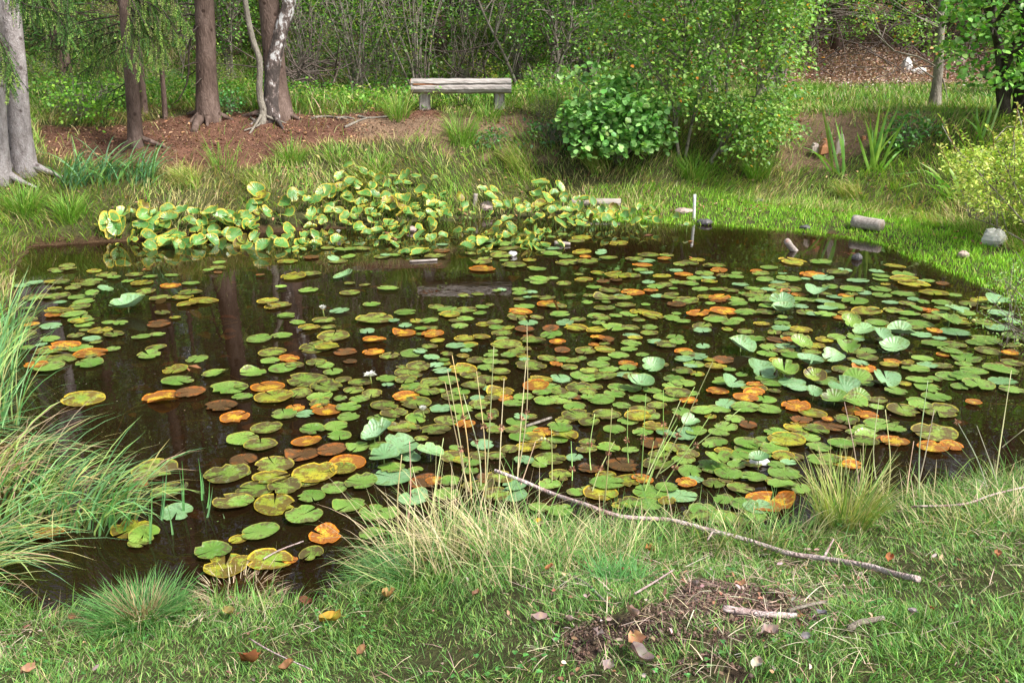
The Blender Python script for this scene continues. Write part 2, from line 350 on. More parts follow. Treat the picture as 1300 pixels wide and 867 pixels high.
# lily pads: one material per condition; 'rad' runs 0..1 from stalk to rim, 'ang' round the leaf
def mat_pad(name, base, base2, rim, rimw, spot, spotamt, blot, blotamt, rough=.33, spec=.5, trans=.1):
    m, n, l = nt(name); o = n.new('ShaderNodeOutputMaterial'); geo = n.new('ShaderNodeNewGeometry'); P = geo.outputs['Position']
    ra = N_(n, 'ShaderNodeAttribute', attribute_name='rad'); an = N_(n, 'ShaderNodeAttribute', attribute_name='ang'); rv = N_(n, 'ShaderNodeAttribute', attribute_name='Col')
    nz = noise(n, l, 5, 4, P); c = mixc(n, l, base, base2, ramp(n, l, nz.outputs[0], [(.38, (0, 0, 0)), (.62, (1, 1, 1))]).outputs[0])
    # veins
    mul = n.new('ShaderNodeMath'); mul.operation = 'MULTIPLY'; mul.inputs[1].default_value = 20; l.new(an.outputs['Fac'], mul.inputs[0])
    sn = n.new('ShaderNodeMath'); sn.operation = 'SINE'; l.new(mul.outputs[0], sn.inputs[0]); vr = ramp(n, l, sn.outputs[0], [(.80, (0, 0, 0)), (1, (.22,) * 3)])
    c = mixc(n, l, c, (.24, .30, .09), vr.outputs[0])
    # blotches, stronger towards the rim
    nb = noise(n, l, 13, 6, P, .75); ad = n.new('ShaderNodeMath'); ad.operation = 'MULTIPLY_ADD'; ad.inputs[1].default_value = .16; l.new(ra.outputs['Fac'], ad.inputs[0]); l.new(nb.outputs[0], ad.inputs[2])
    br = ramp(n, l, ad.outputs[0], [(max(0.0, .78 - blotamt), (0, 0, 0)), (min(1, .84 - blotamt), (1, 1, 1))]); c = mixc(n, l, c, blot, br.outputs[0])
    # rim
    nr = noise(n, l, 9, 3, P); ar = n.new('ShaderNodeMath'); ar.operation = 'MULTIPLY_ADD'; ar.inputs[1].default_value = .3; l.new(nr.outputs[0], ar.inputs[0]); l.new(ra.outputs['Fac'], ar.inputs[2])
    as_ = n.new('ShaderNodeMath'); as_.operation = 'MULTIPLY'; as_.inputs[1].default_value = .7; l.new(ar.outputs[0], as_.inputs[0])
    rr = ramp(n, l, as_.outputs[0], [((1.07 - rimw) * .7, (0, 0, 0)), ((1.13 - rimw) * .7, (1, 1, 1))]); c = mixc(n, l, c, rim, rr.outputs[0])
    # specks: brown pits and a pale film of highlights and glints painted into the colour
    vo = n.new('ShaderNodeTexVoronoi'); vo.inputs['Scale'].default_value = 75; l.new(P, vo.inputs['Vector'])
    vc = ramp(n, l, vo.outputs['Distance'], [(.16, (1, 1, 1)), (.28, (0, 0, 0))]); sx = n.new('ShaderNodeSeparateXYZ'); l.new(vo.outputs['Color'], sx.inputs[0])
    vm = n.new('ShaderNodeMath'); vm.operation = 'LESS_THAN'; vm.inputs[1].default_value = spotamt; l.new(sx.outputs[0], vm.inputs[0])
    v2 = n.new('ShaderNodeMath'); v2.operation = 'MULTIPLY'; l.new(vc.outputs[0], v2.inputs[0]); l.new(vm.outputs[0], v2.inputs[1]); c = mixc(n, l, c, spot, v2.outputs[0])
    n5 = noise(n, l, 38, 4, P, .8); r5 = ramp(n, l, n5.outputs[0], [(.56, (0, 0, 0)), (.66, (.75,) * 3)]); c = mixc(n, l, c, spot, r5.outputs[0])
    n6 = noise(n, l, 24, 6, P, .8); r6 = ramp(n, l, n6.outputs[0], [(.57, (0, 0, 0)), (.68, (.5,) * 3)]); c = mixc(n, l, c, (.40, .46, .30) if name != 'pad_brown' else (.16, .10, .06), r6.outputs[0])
    oi = n.new('ShaderNodeObjectInfo'); rnd = ramp(n, l, oi.outputs['Random'], [(0, (.74, .80, .72)), (.5, (1, 1, 1)), (1, (1.25, 1.18, 1.1))]); c = mixc(n, l, c, rnd.outputs[0], 1.0, 'MULTIPLY')
    c = mixc(n, l, c, rv.outputs['Color'], 1.0, 'MULTIPLY')
    b = n.new('ShaderNodeBsdfPrincipled'); b.inputs['Specular IOR Level'].default_value = spec; l.new(c, b.inputs[0])
    rg = ramp(n, l, nb.outputs[0], [(.3, (rough - .08,) * 3), (.7, (rough + .22,) * 3)]); l.new(rg.outputs[0], b.inputs['Roughness'])
    bp = n.new('ShaderNodeBump'); bp.inputs['Strength'].default_value = .25; bp.inputs['Distance'].default_value = .004; hh = n.new('ShaderNodeMath'); l.new(sn.outputs[0], hh.inputs[0]); l.new(nb.outputs[0], hh.inputs[1])
    l.new(hh.outputs[0], bp.inputs['Height']); l.new(bp.outputs[0], b.inputs['Normal'])
    t = n.new('ShaderNodeBsdfTranslucent'); l.new(c, t.inputs[0]); ms = n.new('ShaderNodeMixShader'); ms.inputs[0].default_value = trans; l.new(b.outputs[0], ms.inputs[1]); l.new(t.outputs[0], ms.inputs[2])
    l.new(ms.outputs[0], o.inputs[0]); return m
BR = (.10, .05, .02)
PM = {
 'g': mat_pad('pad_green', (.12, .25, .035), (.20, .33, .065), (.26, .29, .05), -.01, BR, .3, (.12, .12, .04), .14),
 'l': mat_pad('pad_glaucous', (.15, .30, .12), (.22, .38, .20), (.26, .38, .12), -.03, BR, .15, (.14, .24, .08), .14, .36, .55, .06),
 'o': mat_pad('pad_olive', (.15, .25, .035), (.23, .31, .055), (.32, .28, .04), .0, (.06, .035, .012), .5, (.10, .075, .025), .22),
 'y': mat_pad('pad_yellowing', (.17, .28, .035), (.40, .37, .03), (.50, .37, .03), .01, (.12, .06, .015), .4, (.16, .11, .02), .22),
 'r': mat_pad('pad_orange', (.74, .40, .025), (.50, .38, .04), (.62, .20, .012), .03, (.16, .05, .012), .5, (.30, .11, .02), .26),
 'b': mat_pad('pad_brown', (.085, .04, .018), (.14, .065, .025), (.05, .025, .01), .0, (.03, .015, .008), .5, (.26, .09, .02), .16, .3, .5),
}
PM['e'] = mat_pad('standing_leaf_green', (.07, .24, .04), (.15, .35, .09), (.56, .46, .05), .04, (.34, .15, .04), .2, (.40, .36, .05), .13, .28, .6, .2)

# ================================================================== THE SETTING
rng = np.random.RandomState(11)
NEEDLE_PX = [(45, 160), (140, 162), (225, 148), (330, 142), (420, 148), (545, 136), (575, 150), (540, 166), (470, 182), (410, 182), (385, 196), (320, 212), (230, 216), (150, 206), (60, 200)]
MUD_PX = [(700, 800), (735, 846), (790, 815), (870, 828), (950, 818), (1035, 800), (1045, 765), (960, 742), (880, 736), (840, 765), (780, 782)]
MUD2_PX = [(845, 875), (862, 838), (900, 828), (950, 850), (962, 875)]
def zones(x, y, z, d):
    px, py, c = project(np.stack([x, y, z], -1)); ok = c > 0
    needle = (inpoly(px, py, NEEDLE_PX) & ok & (y > 9.5) & (y < 17)) | ((y > 11) & (y < 17) & (x < -7.5))
    mud = ok & (y < 5) & (inpoly(px, py, MUD_PX) | inpoly(px, py, MUD2_PX)) & (fnoise(x, y, 6) > .36)
    bare = (ok & (y > 10) & (y < 16) & (inpoly(px, py, [(430, 150), (560, 150), (720, 145), (760, 158), (700, 176), (600, 175), (470, 180)]) | inpoly(px, py, [(540, 170), (700, 178), (720, 205), (560, 200)]) & (fnoise(x, y, 4) > .5)))
    litter = (y > 22.3 + 1.6 * fnoise(x, y, .6)) & (x > 4)
    bare2 = ok & (y > 11) & (y < 16.5) & inpoly(px, py, [(985, 125), (1200, 140), (1190, 158), (1120, 175), (1060, 215), (985, 215)])
    return needle, mud, bare | bare2, litter
xs = np.unique(np.round(np.concatenate([-np.geomspace(400, 12, 26), np.arange(-12, -4, .14), np.arange(-4, 4, .07), np.arange(4, 12, .14), np.geomspace(12, 400, 26)]), 3))
ys = np.unique(np.round(np.concatenate([-np.geomspace(300, 1, 16), np.arange(-1, 1.4, .2), np.arange(1.4, 5.4, .055), np.arange(5.4, 17, .11), np.geomspace(17, 500, 50)]), 3))
gx, gy = np.meshgrid(xs, ys); gd = sdist(gx, gy); gz = height(gx, gy, gd)
gz = gz + .035 * (fnoise(gx, gy, 3.5) - .5) * smooth(gd / .5)
nd, md, ba, li = zones(gx, gy, gz, gd)
gz = gz - .02 * md + .05 * md * (fnoise(gx, gy, 9) - .5)
col = np.empty(gx.shape + (3,)); col[:] = (.055, .06, .022)
k = fnoise(gx, gy, 1.7)[..., None]; col = col * (1 - .3 * k) + np.array([.13, .10, .05]) * .3 * k
col[gy > 18] = (.06, .065, .025); col[gy > 26] = (.045, .035, .02)
col[nd] = (.15, .075, .05); col[ba] = (.20, .13, .085); col[li] = (.22, .13, .075); col[md] = (.105, .07, .05)
ww = gd < .12; col[ww] = (.07, .042, .022); col[gd < -.25] = (.05, .026, .012)
g = Geo(); nx = len(xs); i = np.arange(len(ys) - 1)[:, None] * nx + np.arange(nx - 1)[None, :]
g.add(np.stack([gx, gy, gz], -1), np.stack([i, i + 1, i + nx + 1, i + nx], -1), None, col.reshape(-1, 3))
g.build('ground', M['ground'], kind='structure')
g = Geo()
wx, wy = np.meshgrid(np.arange(-8, 9.1, .5), np.arange(2, 13, .5)); i = np.arange(wx.shape[0] - 1)[:, None] * wx.shape[1] + np.arange(wx.shape[1] - 1)[None, :]
g.add(np.stack([wx, wy, 0 * wx], -1), np.stack([i, i + 1, i + wx.shape[1] + 1, i + wx.shape[1]], -1)); g.build('pond_water', M['water'], kind='structure')

# ------------------------------------------------------------------ water-lily pads
def pad_mesh(name, mat, seed, cup=0.0, fold=0.0, curl=0.0, stand=False, wave=.012, asp=None):
    r = np.random.RandomState(seed); n = 24; dl = r.uniform(.05, .16); a = np.linspace(dl, 2 * math.pi - dl, n)
    rr = 1 + .035 * np.sin(a * 2 + r.uniform(0, 6)) + .02 * np.sin(a * 5 + r.uniform(0, 6)) + r.uniform(-.018, .018, n); rr[0] *= .95; rr[-1] *= .95
    asp = asp * r.uniform(.9, 1.15) if asp else r.uniform(.84, .98); nb_ = r.randint(0, 4)
    for _ in range(nb_): bk = r.randint(3, n - 3); rr[bk] *= r.uniform(.66, .93)
    V = [(-.02, 0, 0)]; rad = [0]; ang = [0]; k1, p1, p2 = r.randint(3, 6), r.uniform(0, 6), r.uniform(0, 6)
    for f in (.4, .75, .94, 1.0):
        x = np.cos(a) * rr * f; y = np.sin(a) * rr * f * asp
        z = wave * np.sin(a * k1 + p1) * f ** 3 + cup * f * f + fold * np.abs(y) ** 1.3 + curl * np.maximum(0, x * math.cos(p2) + y * math.sin(p2) - .35) ** 2 + (.018 if f == 1.0 else 0) * (1 if not stand else 0)
        V += list(zip(x, y, z)); rad += [f] * n; ang += list(a)
    q = []; t = [(0, 1 + k, 2 + k) for k in range(n - 1)]
    for j in range(3):
        o_ = 1 + j * n; q += [(o_ + k, o_ + n + k, o_ + n + k + 1, o_ + k + 1) for k in range(n - 1)]
    g = Geo(); g.add(V, q, t); g.a = {'rad': [np.array(rad)], 'ang': [np.array(ang)]}
    return g if mat is None else g.mesh(name, mat)

RG = {}   # traced pads: region origin -> "x y width kind", in 3.2475x enlarged pixels of a 400 px window
RG[(0, 200)] = """60 485 70 g,90 530 60 l,145 520 60 l,250 520 70 o,215 515 60 y,225 545 60 o,150 580 90 o,240 575 90 o,250 605 50 l,300 545 60 o,320 580 70 g,
330 620 80 o,245 640 100 y,225 655 70 r,310 650 90 g,345 597 80 g,440 487 90 o,388 470 55 y,470 500 60 g,360 510 50 o,230 465 60 o,285 465 55 o,370 525 80 o,585 520 90 y,555 485 70 o,620 495 55 g,
709 487 55 g,703 530 80 r,788 521 70 g,527 514 50 g,600 555 80 o,663 585 90 o,785 565 100 o,755 583 80 y,775 610 90 y,840 595 110 y,860 470 45 g,905 440 50 g,900 460 60 o,900 475 40 b,670 645 70 o,
435 540 60 lR,380 560 55 gR,530 618 140 lR"""
RG[(0, 400)] = """300 5 90 g,330 20 100 g,130 45 60 r,60 100 90 o,100 80 90 o,205 105 75 g,450 33 55 g,498 40 65 g,415 70 95 y,470 83 90 o,585 92 75 g,650 84 60 g,723 14 50 y,
643 145 80 o,615 172 105 g,812 183 95 g,888 247 108 g,723 228 108 y,733 280 135 g,670 345 158 r,785 328 120 b,370 205 105 g,375 163 130 r,465 142 65 g,270 130 110 r,330 138 95 g,215 150 130 o,255 188 110 o,
205 225 115 g,150 215 90 r,180 185 90 o,345 352 155 y,945 310 148 g,912 382 130 b,968 424 125 r,640 640 190 o,570 700 90 b,703 735 145 o,937 660 184 o,730 815 140 l,655 40 95 b"""
RG[(0, 600)] = """540 240 150 y,595 265 135 g,205 260 110 r,960 130 155 o,985 275 80 y,880 335 140 g,930 395 190 y,570 300 80 o"""
RG[(300, 600)] = """100 248 150 g,365 265 140 r,560 255 110 g,310 345 110 o,140 375 190 y,222 368 60 r,20 378 90 y"""
RG[(300, 400)] = """205 7 70 g,253 34 62 g,300 58 90 y,360 30 95 o,380 58 65 o,400 92 135 o,95 103 105 g,188 92 85 g,330 135 145 o,375 140 100 y,148 160 110 o,140 198 80 g,217 187 95 r,193 226 120 g,70 247 108 g,
240 215 80 o,330 200 90 o,365 210 80 g,400 240 90 g,295 275 160 o,20 303 60 o,25 342 80 g,130 300 135 r,155 345 155 y,260 325 110 o,345 340 110 g,370 300 150 o,440 270 70 o,345 370 100 o,430 350 60 g,
510 287 95 o,485 315 90 o,560 325 90 o,508 348 90 g,243 390 80 r,198 418 105 g,285 412 80 l,370 396 130 r,462 384 105 g,463 425 90 g,125 472 130 o,315 480 105 g,410 466 100 g,425 508 108 g,290 533 125 r,
25 517 130 g,100 543 135 o,275 580 150 b,395 565 125 b,30 600 110 b,160 625 162 o,20 655 80 g,460 610 150 r,440 645 115 y,325 660 190 y,145 680 150 y,80 725 150 o,200 715 140 o,285 690 110 o,20 780 100 g,
158 785 175 y,405 718 110 g,515 697 140 g,310 757 120 g,465 792 138 g,640 675 170 l,280 837 155 g,560 820 130 g,630 820 100 g,570 505 110 lR,590 490 130 lR,680 545 150 lR,800 575 110 lR,610 590 130 lR,
500 550 100 g,720 600 90 l,890 590 110 o,780 690 150 b,820 690 80 r,730 760 140 l,880 690 90 g,870 740 110 g,540 75 75 l,570 22 165 o,697 48 60 l,650 30 50 l,693 78 102 r,570 112 105 r,565 156 95 r,
632 170 95 o,450 155 100 b,470 197 60 b,810 84 98 r,795 28 85 g,742 28 60 y,880 3 90 y,806 183 70 l,797 137 70 o,830 115 65 y,905 135 85 l,940 100 85 y,965 125 70 y,935 177 55 y,935 228 120 y,
750 218 105 o,710 245 130 o,620 267 90 g,700 275 100 o,725 300 95 g,810 285 110 o,700 345 115 r,610 380 120 o,740 370 140 o,650 410 120 o,600 430 120 g,740 430 100 g,680 470 120 o,850 390 110 l,
820 480 130 o,870 440 110 o,945 460 90 r,900 340 110 o,640 640 110 g,590 545 90 g"""
RG[(300, 200)] = """235 497 105 y,305 485 90 o,185 540 50 g,297 550 85 g,442 488 85 lR,467 524 45 o,530 527 45 o,468 560 88 o,625 544 97 g,558 611 75 g,425 640 85 l,205 655 70 g,697 647 97 g,880 648 95 g,
130 600 90 y,175 612 110 o,150 622 70 y,100 490 40 b,600 412 70 o,650 405 60 g,740 388 110 g,690 388 60 l,820 410 90 o,450 385 100 g,420 430 80 o,400 410 50 lR,210 432 80 y,310 415 70 b,520 380 70 o"""
RG[(600, 200)] = """40 463 110 r,35 438 100 o,170 450 110 o,235 430 65 y,120 410 100 o,385 415 70 g,325 400 90 g,390 437 100 o,470 437 100 o,450 395 85 y,465 412 50 r,602 357 90 y,450 338 85 y,530 390 50 lR,
560 420 80 o,725 407 85 o,800 407 60 o,790 422 60 r,670 425 80 o,715 432 80 l,700 452 88 r,715 475 65 l,780 495 80 y,725 515 60 l,600 493 120 y,655 490 80 o,870 486 80 r,840 472 60 l,890 438 90 o,
925 428 65 y,855 445 60 o,985 452 75 o,955 485 75 g,915 505 70 g,975 517 70 y,458 505 75 y,275 507 85 g,272 520 75 g,305 585 80 o,310 608 100 r,345 618 90 o,500 540 65 g,565 555 90 o,660 558 95 r,
735 553 60 r,790 530 70 o,480 570 60 o,473 602 52 g,545 585 100 o,630 610 90 o,765 575 65 l,820 570 60 o,880 592 105 o,840 607 85 b,960 580 70 y,195 645 105 r,30 648 60 g,360 655 90 g,540 628 90 o,
620 585 80 o,690 640 90 y,745 655 100 y,930 650 110 r,120 360 90 g,60 350 80 l,200 352 80 g,150 380 90 o,250 345 70 l,430 350 70 o,590 510 60 b"""
RG[(600, 400)] = """35 98 80 y,120 75 90 o,185 15 100 o,230 40 90 l,100 53 70 g,325 83 105 g,250 115 110 o,140 125 130 o,350 118 75 r,425 55 105 y,435 22 70 o,510 10 80 g,520 37 65 g,580 55 120 g,510 70 90 y,
650 55 80 o,728 60 55 g,670 100 60 y,540 105 100 b,515 100 60 r,500 128 50 r,468 152 100 o,645 148 75 g,370 150 70 b,835 94 80 g,795 130 90 o,870 152 80 r,945 50 85 o,75 170 60 g,150 172 70 g,80 200 80 g,
55 225 75 g,110 265 72 y,280 272 100 y,260 300 115 r,240 215 130 o,310 185 90 o,345 210 60 r,415 197 65 o,400 225 70 o,480 238 80 o,560 225 85 g,540 258 110 o,475 270 70 g,640 205 85 r,640 225 80 g,
700 165 60 g,600 300 90 g,585 330 90 g,690 347 90 g,615 375 80 g,395 340 80 g,440 305 120 o,355 355 105 g,300 360 100 g,530 355 120 g,135 345 70 r,170 375 95 g,210 340 90 g,185 447 100 g,190 475 70 g,
30 370 90 o,740 210 105 lR,695 285 120 lR,870 190 80 l,930 180 80 l,950 130 70 l,900 220 60 l,870 290 100 g,830 270 90 g,800 345 110 g,890 358 80 r,900 330 70 g,900 440 80 lR,360 470 110 g,430 420 130 o,
480 450 100 o,290 485 85 r,380 500 125 y,550 420 120 o,560 555 110 g,470 560 90 o,300 540 100 o,230 550 110 y,320 595 130 o,420 590 80 l,730 420 90 g,700 490 90 g,790 495 70 l,870 500 110 l,870 600 100 g,
895 650 110 g,640 690 120 y,700 685 90 r,550 665 90 y,360 665 110 o,480 640 100 b,880 700 90 r,860 750 130 l,800 720 100 g,700 400 110 o,640 440 90 g,760 380 90 o,660 260 90 o,740 320 80 g,
320 305 90 g,500 300 80 o,420 380 100 g,230 420 80 o,60 420 110 o,100 480 90 o,40 540 100 l"""
RG[(900, 400)] = """30 25 100 g,90 40 80 g,150 75 70 o,300 40 70 g,330 95 75 g,280 105 90 b,330 110 60 r,130 130 125 lR,250 140 100 g,240 165 90 g,340 175 90 g,210 217 120 lR,310 240 120 gR,415 205 125 lR,510 175 90 lR,
570 140 90 gR,440 255 90 oR,100 283 100 lR,190 290 70 r,185 322 90 r,150 350 100 r,35 320 90 r,260 285 90 g,365 307 90 l,430 330 70 lR,560 312 140 lR,520 345 110 gR,600 370 100 gR,610 268 120 gR,730 265 110 lR,
640 225 100 r,755 197 70 r,820 190 50 yR,525 97 75 g,603 95 75 g,650 150 80 g,765 128 110 lR,705 92 90 lR,790 72 110 lR,990 28 90 gR,1015 75 120 l,580 30 90 gR,640 60 90 lR,690 40 90 g,760 50 70 y,870 40 100 g,
930 70 60 r,850 60 60 o,880 180 80 g,970 165 60 r,900 212 80 l,960 215 80 o,990 255 100 g,1090 240 100 g,1200 232 130 g,1060 180 120 g,1110 297 120 g,1210 285 100 l,1245 318 90 g,930 125 100 g,1010 125 90 o,
1050 205 70 g,1140 110 110 g,1190 60 90 l,900 300 115 g,935 345 110 g,800 400 130 o,870 380 90 g,940 395 180 o,358 380 118 r,430 408 108 y,590 395 80 r,650 415 95 r,708 455 138 g,500 460 130 b,490 440 50 r,
370 470 120 y,410 495 90 g,320 525 145 y,280 490 100 g,270 560 120 g,305 590 90 y,160 540 118 g,105 430 85 g,70 465 100 g,40 490 90 g,160 455 80 b,30 525 100 g,60 570 80 y,205 608 85 lR,35 600 110 gR,
180 675 110 g,80 665 110 g,545 542 115 g,765 530 110 r,735 520 90 b,930 490 175 o,920 555 110 r,1000 545 90 r,550 605 120 y,590 620 80 r,460 600 110 g,250 775 210 r,145 790 110 g,300 710 120 g,380 720 90 g,
120 850 120 o,1090 368 60 r,230 350 100 g,150 390 120 g,240 395 110 g,40 390 100 g,690 380 60 g,620 330 90 gR,1150 150 90 o,1100 120 80 g,1250 200 80 o,440 130 80 y,380 120 90 gR,1240 165 60 r,130 720 110 o,20 700 100 o,
60 760 90 g,190 830 110 g,270 690 80 o"""
RG[(900, 200)] = """350 433 130 y,460 437 90 g,248 457 72 g,25 452 80 o,40 472 75 r,195 470 50 r,110 498 70 g,425 485 100 r,470 500 90 l,530 480 90 o,560 468 60 l,330 505 100 g,280 515 70 l,230 510 70 g,60 490 60 o,130 528 70 l,
180 543 70 g,90 550 70 o,340 550 90 o,290 535 90 o,450 560 100 lR,500 535 70 g,370 573 60 r,565 573 60 r,590 550 100 g,640 560 60 l,615 512 85 l,710 495 75 g,765 455 80 y,800 488 85 g,805 510 110 y,845 528 120 y,
705 548 90 g,713 572 80 g,800 568 90 g,925 565 120 y,45 582 95 r,110 587 80 g,190 595 70 g,300 600 100 lR,310 625 100 lR,240 590 80 g,600 600 110 g,520 620 90 g,650 635 120 y,760 635 80 o,750 600 70 l,
860 615 60 gR,915 635 60 r,870 632 60 r,1010 632 70 lR,1130 595 90 y,1210 600 120 lR,1060 650 70 g,230 645 80 o,380 620 60 l,60 640 110 r,540 663 60 r,120 610 80 g,960 605 80 g,150 645 90 g,440 590 90 g,
400 645 80 o,480 655 90 g,1200 650 90 l,1070 610 80 o,960 650 80 g,820 650 90 g"""
pads = []
for (ox, oy), txt in RG.items():
    for e in txt.replace('\n', '').split(','):
        a = e.split(); k_ = a[3]
        pads.append((ox + float(a[0]) / 3.2475, oy + float(a[1]) / 3.2475, float(a[2]) / 3.2475, k_[0], 'R' in k_))
n_traced = len(pads)
# smaller pads filling the crowded water between the traced ones
def radius_of(p, q, w): P_ = flat(p, q); return w * .5 * np.linalg.norm(P_ - CP) / F_PX
occ = [(*flat(p, q)[:2], radius_of(p, q, w)) for p, q, w, _, _ in pads]
DENSE = [[(560, 380), (700, 350), (860, 335), (960, 350), (1080, 335), (1200, 360), (1290, 410), (1300, 480), (1180, 500), (1130, 560), (1020, 600), (1000, 650), (840, 680), (640, 670), (600, 600), (500, 560), (470, 480)],
         [(480, 490), (620, 440), (740, 470), (700, 600), (560, 640), (480, 600)], [(350, 316), (560, 302), (720, 298), (760, 330), (680, 345), (560, 328), (420, 330)],
         [(30, 345), (130, 335), (150, 400), (120, 460), (40, 460), (20, 400)]]
for t_ in range(16000):
    px_, py_ = rng.uniform(20, 1290), rng.uniform(298, 690)
    dn = any(inpoly(np.array(px_), np.array(py_), P_) for P_ in DENSE)
    if not dn: continue
    x, y, _ = flat(px_, py_); R = rng.uniform(.04, .095)
    if _bil(GD, x, y) > -.12: continue
    if min((math.hypot(x - a, y - b) - (c + R) * rng.uniform(.3, .75)) for a, b, c in occ) < 0: continue
    occ.append((x, y, R)); pads.append((px_, py_, 2 * R * F_PX / np.linalg.norm(np.array([x, y, 0]) - CP), 'goolygb'[rng.choice(7, p=[.36, .2, .12, .14, .09, .05, .04])], False))
    if len(pads) > n_traced + 380: break
PADV = {}
def padv(kind, v, raised):
    key = (kind, v, raised)
    if key not in PADV:
        PADV[key] = pad_mesh('lily_pad', PM[kind], 40 + v + (50 if raised else 0), cup=[0, .25, .15, .3][v % 4] if raised else .01 * (v % 3), fold=[.35, .1, .5, .2][v % 4] if raised else 0, curl=[.3, .6, 0, .9][v % 4] if raised else [0, 0, .1, .3, 0, .5, .9, 0, .2][v % 9], stand=raised)
    return PADV[key]
order = sorted(range(len(pads)), key=lambda i: -(pads[i][2] * (1.6 if pads[i][4] else 1)))
single = set(order[:296]); padobjs = []; small = {}
for i_, (px_, py_, w_, k_, R_) in enumerate(pads):
    p = flat(px_, py_, .04 if R_ else 0); dist = np.linalg.norm(p - CP); r_ = w_ * .5 * dist / F_PX
    if _bil(GD, p[0], p[1]) > .0 and not R_: continue
    zz = rng.uniform(.004, .022) + (0 if k_ != 'b' else -.0)
    v_ = rng.randint(9); rz = rng.uniform(0, 6.28)
    if R_: eul = Euler((rng.uniform(.0, .42), rng.uniform(-.3, .3), 0), 'XYZ'); p[2] = rng.uniform(.025, .06)
    else: eul = Euler((rng.normal(0, .03), rng.normal(0, .03), rz)); p[2] = zz
    if i_ in single:
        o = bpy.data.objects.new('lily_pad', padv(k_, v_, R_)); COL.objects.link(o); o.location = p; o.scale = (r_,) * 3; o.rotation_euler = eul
        if R_:
            o.rotation_euler = (Matrix.Rotation(eul.x, 3, 'X') @ Matrix.Rotation(eul.y, 3, 'Y') @ Matrix.Rotation(rz, 3, 'Z')).to_euler()
        padobjs.append((o, px_, py_, w_, k_, R_))
    else:
        small.setdefault(k_, []).append((p, r_, v_, eul.to_matrix(), R_))
gs = Geo(); gs.a = {'rad': [], 'ang': []}; matidx = []; keys = list(PM.keys())
for k_, lst in small.items():
    for p, r_, v_, mt, R_ in lst:
        pg = pad_mesh('x', None, 40 + v_); V = np.concatenate(pg.v) * r_ @ np.array(mt).T + p
        nq = len(np.concatenate(pg.q)); nt_ = len(np.concatenate(pg.t)); gs.add(V, np.concatenate(pg.q), np.concatenate(pg.t), np.exp(rng.normal(0, .12)) * np.ones(3))
        gs.a['rad'] += pg.a['rad']; gs.a['ang'] += pg.a['ang']; matidx.append((keys.index(k_), nq, nt_))
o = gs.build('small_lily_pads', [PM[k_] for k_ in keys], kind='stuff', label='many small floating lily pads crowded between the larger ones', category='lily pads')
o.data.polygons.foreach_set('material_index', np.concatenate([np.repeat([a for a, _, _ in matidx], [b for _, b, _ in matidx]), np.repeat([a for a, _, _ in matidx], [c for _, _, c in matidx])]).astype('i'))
# labels: condition, then where it floats, told apart by its order in that stretch of water
CN = {'g': 'green', 'l': 'pale blue-green', 'o': 'olive brown-speckled', 'y': 'yellowing', 'r': 'orange', 'b': 'brown withered'}
def zone_name(px_, py_):
    cx = ['at the far left', 'on the left', 'left of centre', 'right of centre', 'on the right', 'at the far right'][min(5, int(px_ // 217))]
    for lim, nm in ((335, 'by the far bank'), (370, 'below the far leaf bed'), (400, 'across the back third'), (425, 'in the back middle'), (450, 'in the mid pond'), (478, 'in the front middle'), (510, 'toward the front'), (550, 'in the front third'), (600, 'near the front bank')):
        if py_ < lim: return nm + ' ' + cx
    return 'closest to the front bank ' + cx
ORD = ['', 'second ', 'third ', 'fourth ', 'fifth ', 'sixth ', 'seventh ', 'eighth ', 'ninth ', 'tenth ', 'eleventh ', 'twelfth ']
zb = {}
for rec in padobjs: zb.setdefault((zone_name(rec[1], rec[2]), rec[4], rec[5]), []).append(rec)
for (zn, k_, R_), L_ in zb.items():
    L_.sort(key=lambda r: r[1])
    for j, rec in enumerate(L_):
        nm = CN[k_] + (' raised curling lily leaf' if R_ else ' floating lily pad')
        lab = nm + ' ' + zn if len(L_) == 1 else (ORD[min(j, 11)] + 'leftmost ' if j else 'leftmost ') + nm + ' ' + zn
        tag(rec[0], lab, 'lily leaf' if R_ else 'lily pad', 'raised lily leaves over the pond' if R_ else 'lily pads floating on the pond')
        if R_: rec[0].name = 'lily_leaf'
        if R_:
            g = Geo(); inv = np.array(rec[0].rotation_euler.to_matrix()).T; dn_ = inv @ np.array([0, 0, -1.0]) / rec[0].scale[0]
            tube(g, [dn_ * 0, dn_ * .04 + .02, dn_ * .09], .04, 5, (.35, .45, .15)); so = g.build('stalk', M['broadleaf'], rec[0])

g = Geo(); x = rng.uniform(-6, 7, 9000); y = rng.uniform(3, 12, 9000); kk = (_bil(GD, x, y) < -.03) & (fnoise(x, y, 1.5) > rng.uniform(.2, .75, 9000)); x, y = x[kk], y[kk]; n_ = len(x)
leaves(g, np.stack([x, y, 0 * x + .0025], 1), np.stack([rng.normal(0, 1, n_), rng.normal(0, 1, n_), 0 * x], 1), np.tile([0, 0, 1.0], (n_, 1)), rng.uniform(.003, .012, n_), rng.uniform(.002, .007, n_), pick(rng, [(.35, .28, .16), (.18, .24, .06), (.5, .45, .35), (.12, .07, .04)], [3, 3, 1, 2], n_), 0, True)
g.build('floating_specks', M['dry'], kind='stuff', label='fine specks of seed, pollen and duckweed floating on the dark water', category='debris')
g = Geo(); x = rng.uniform(-6, 7, 900); y = rng.uniform(3, 12, 900); kk = _bil(GD, x, y) < -.25; x, y = x[kk], y[kk]; n_ = len(x)
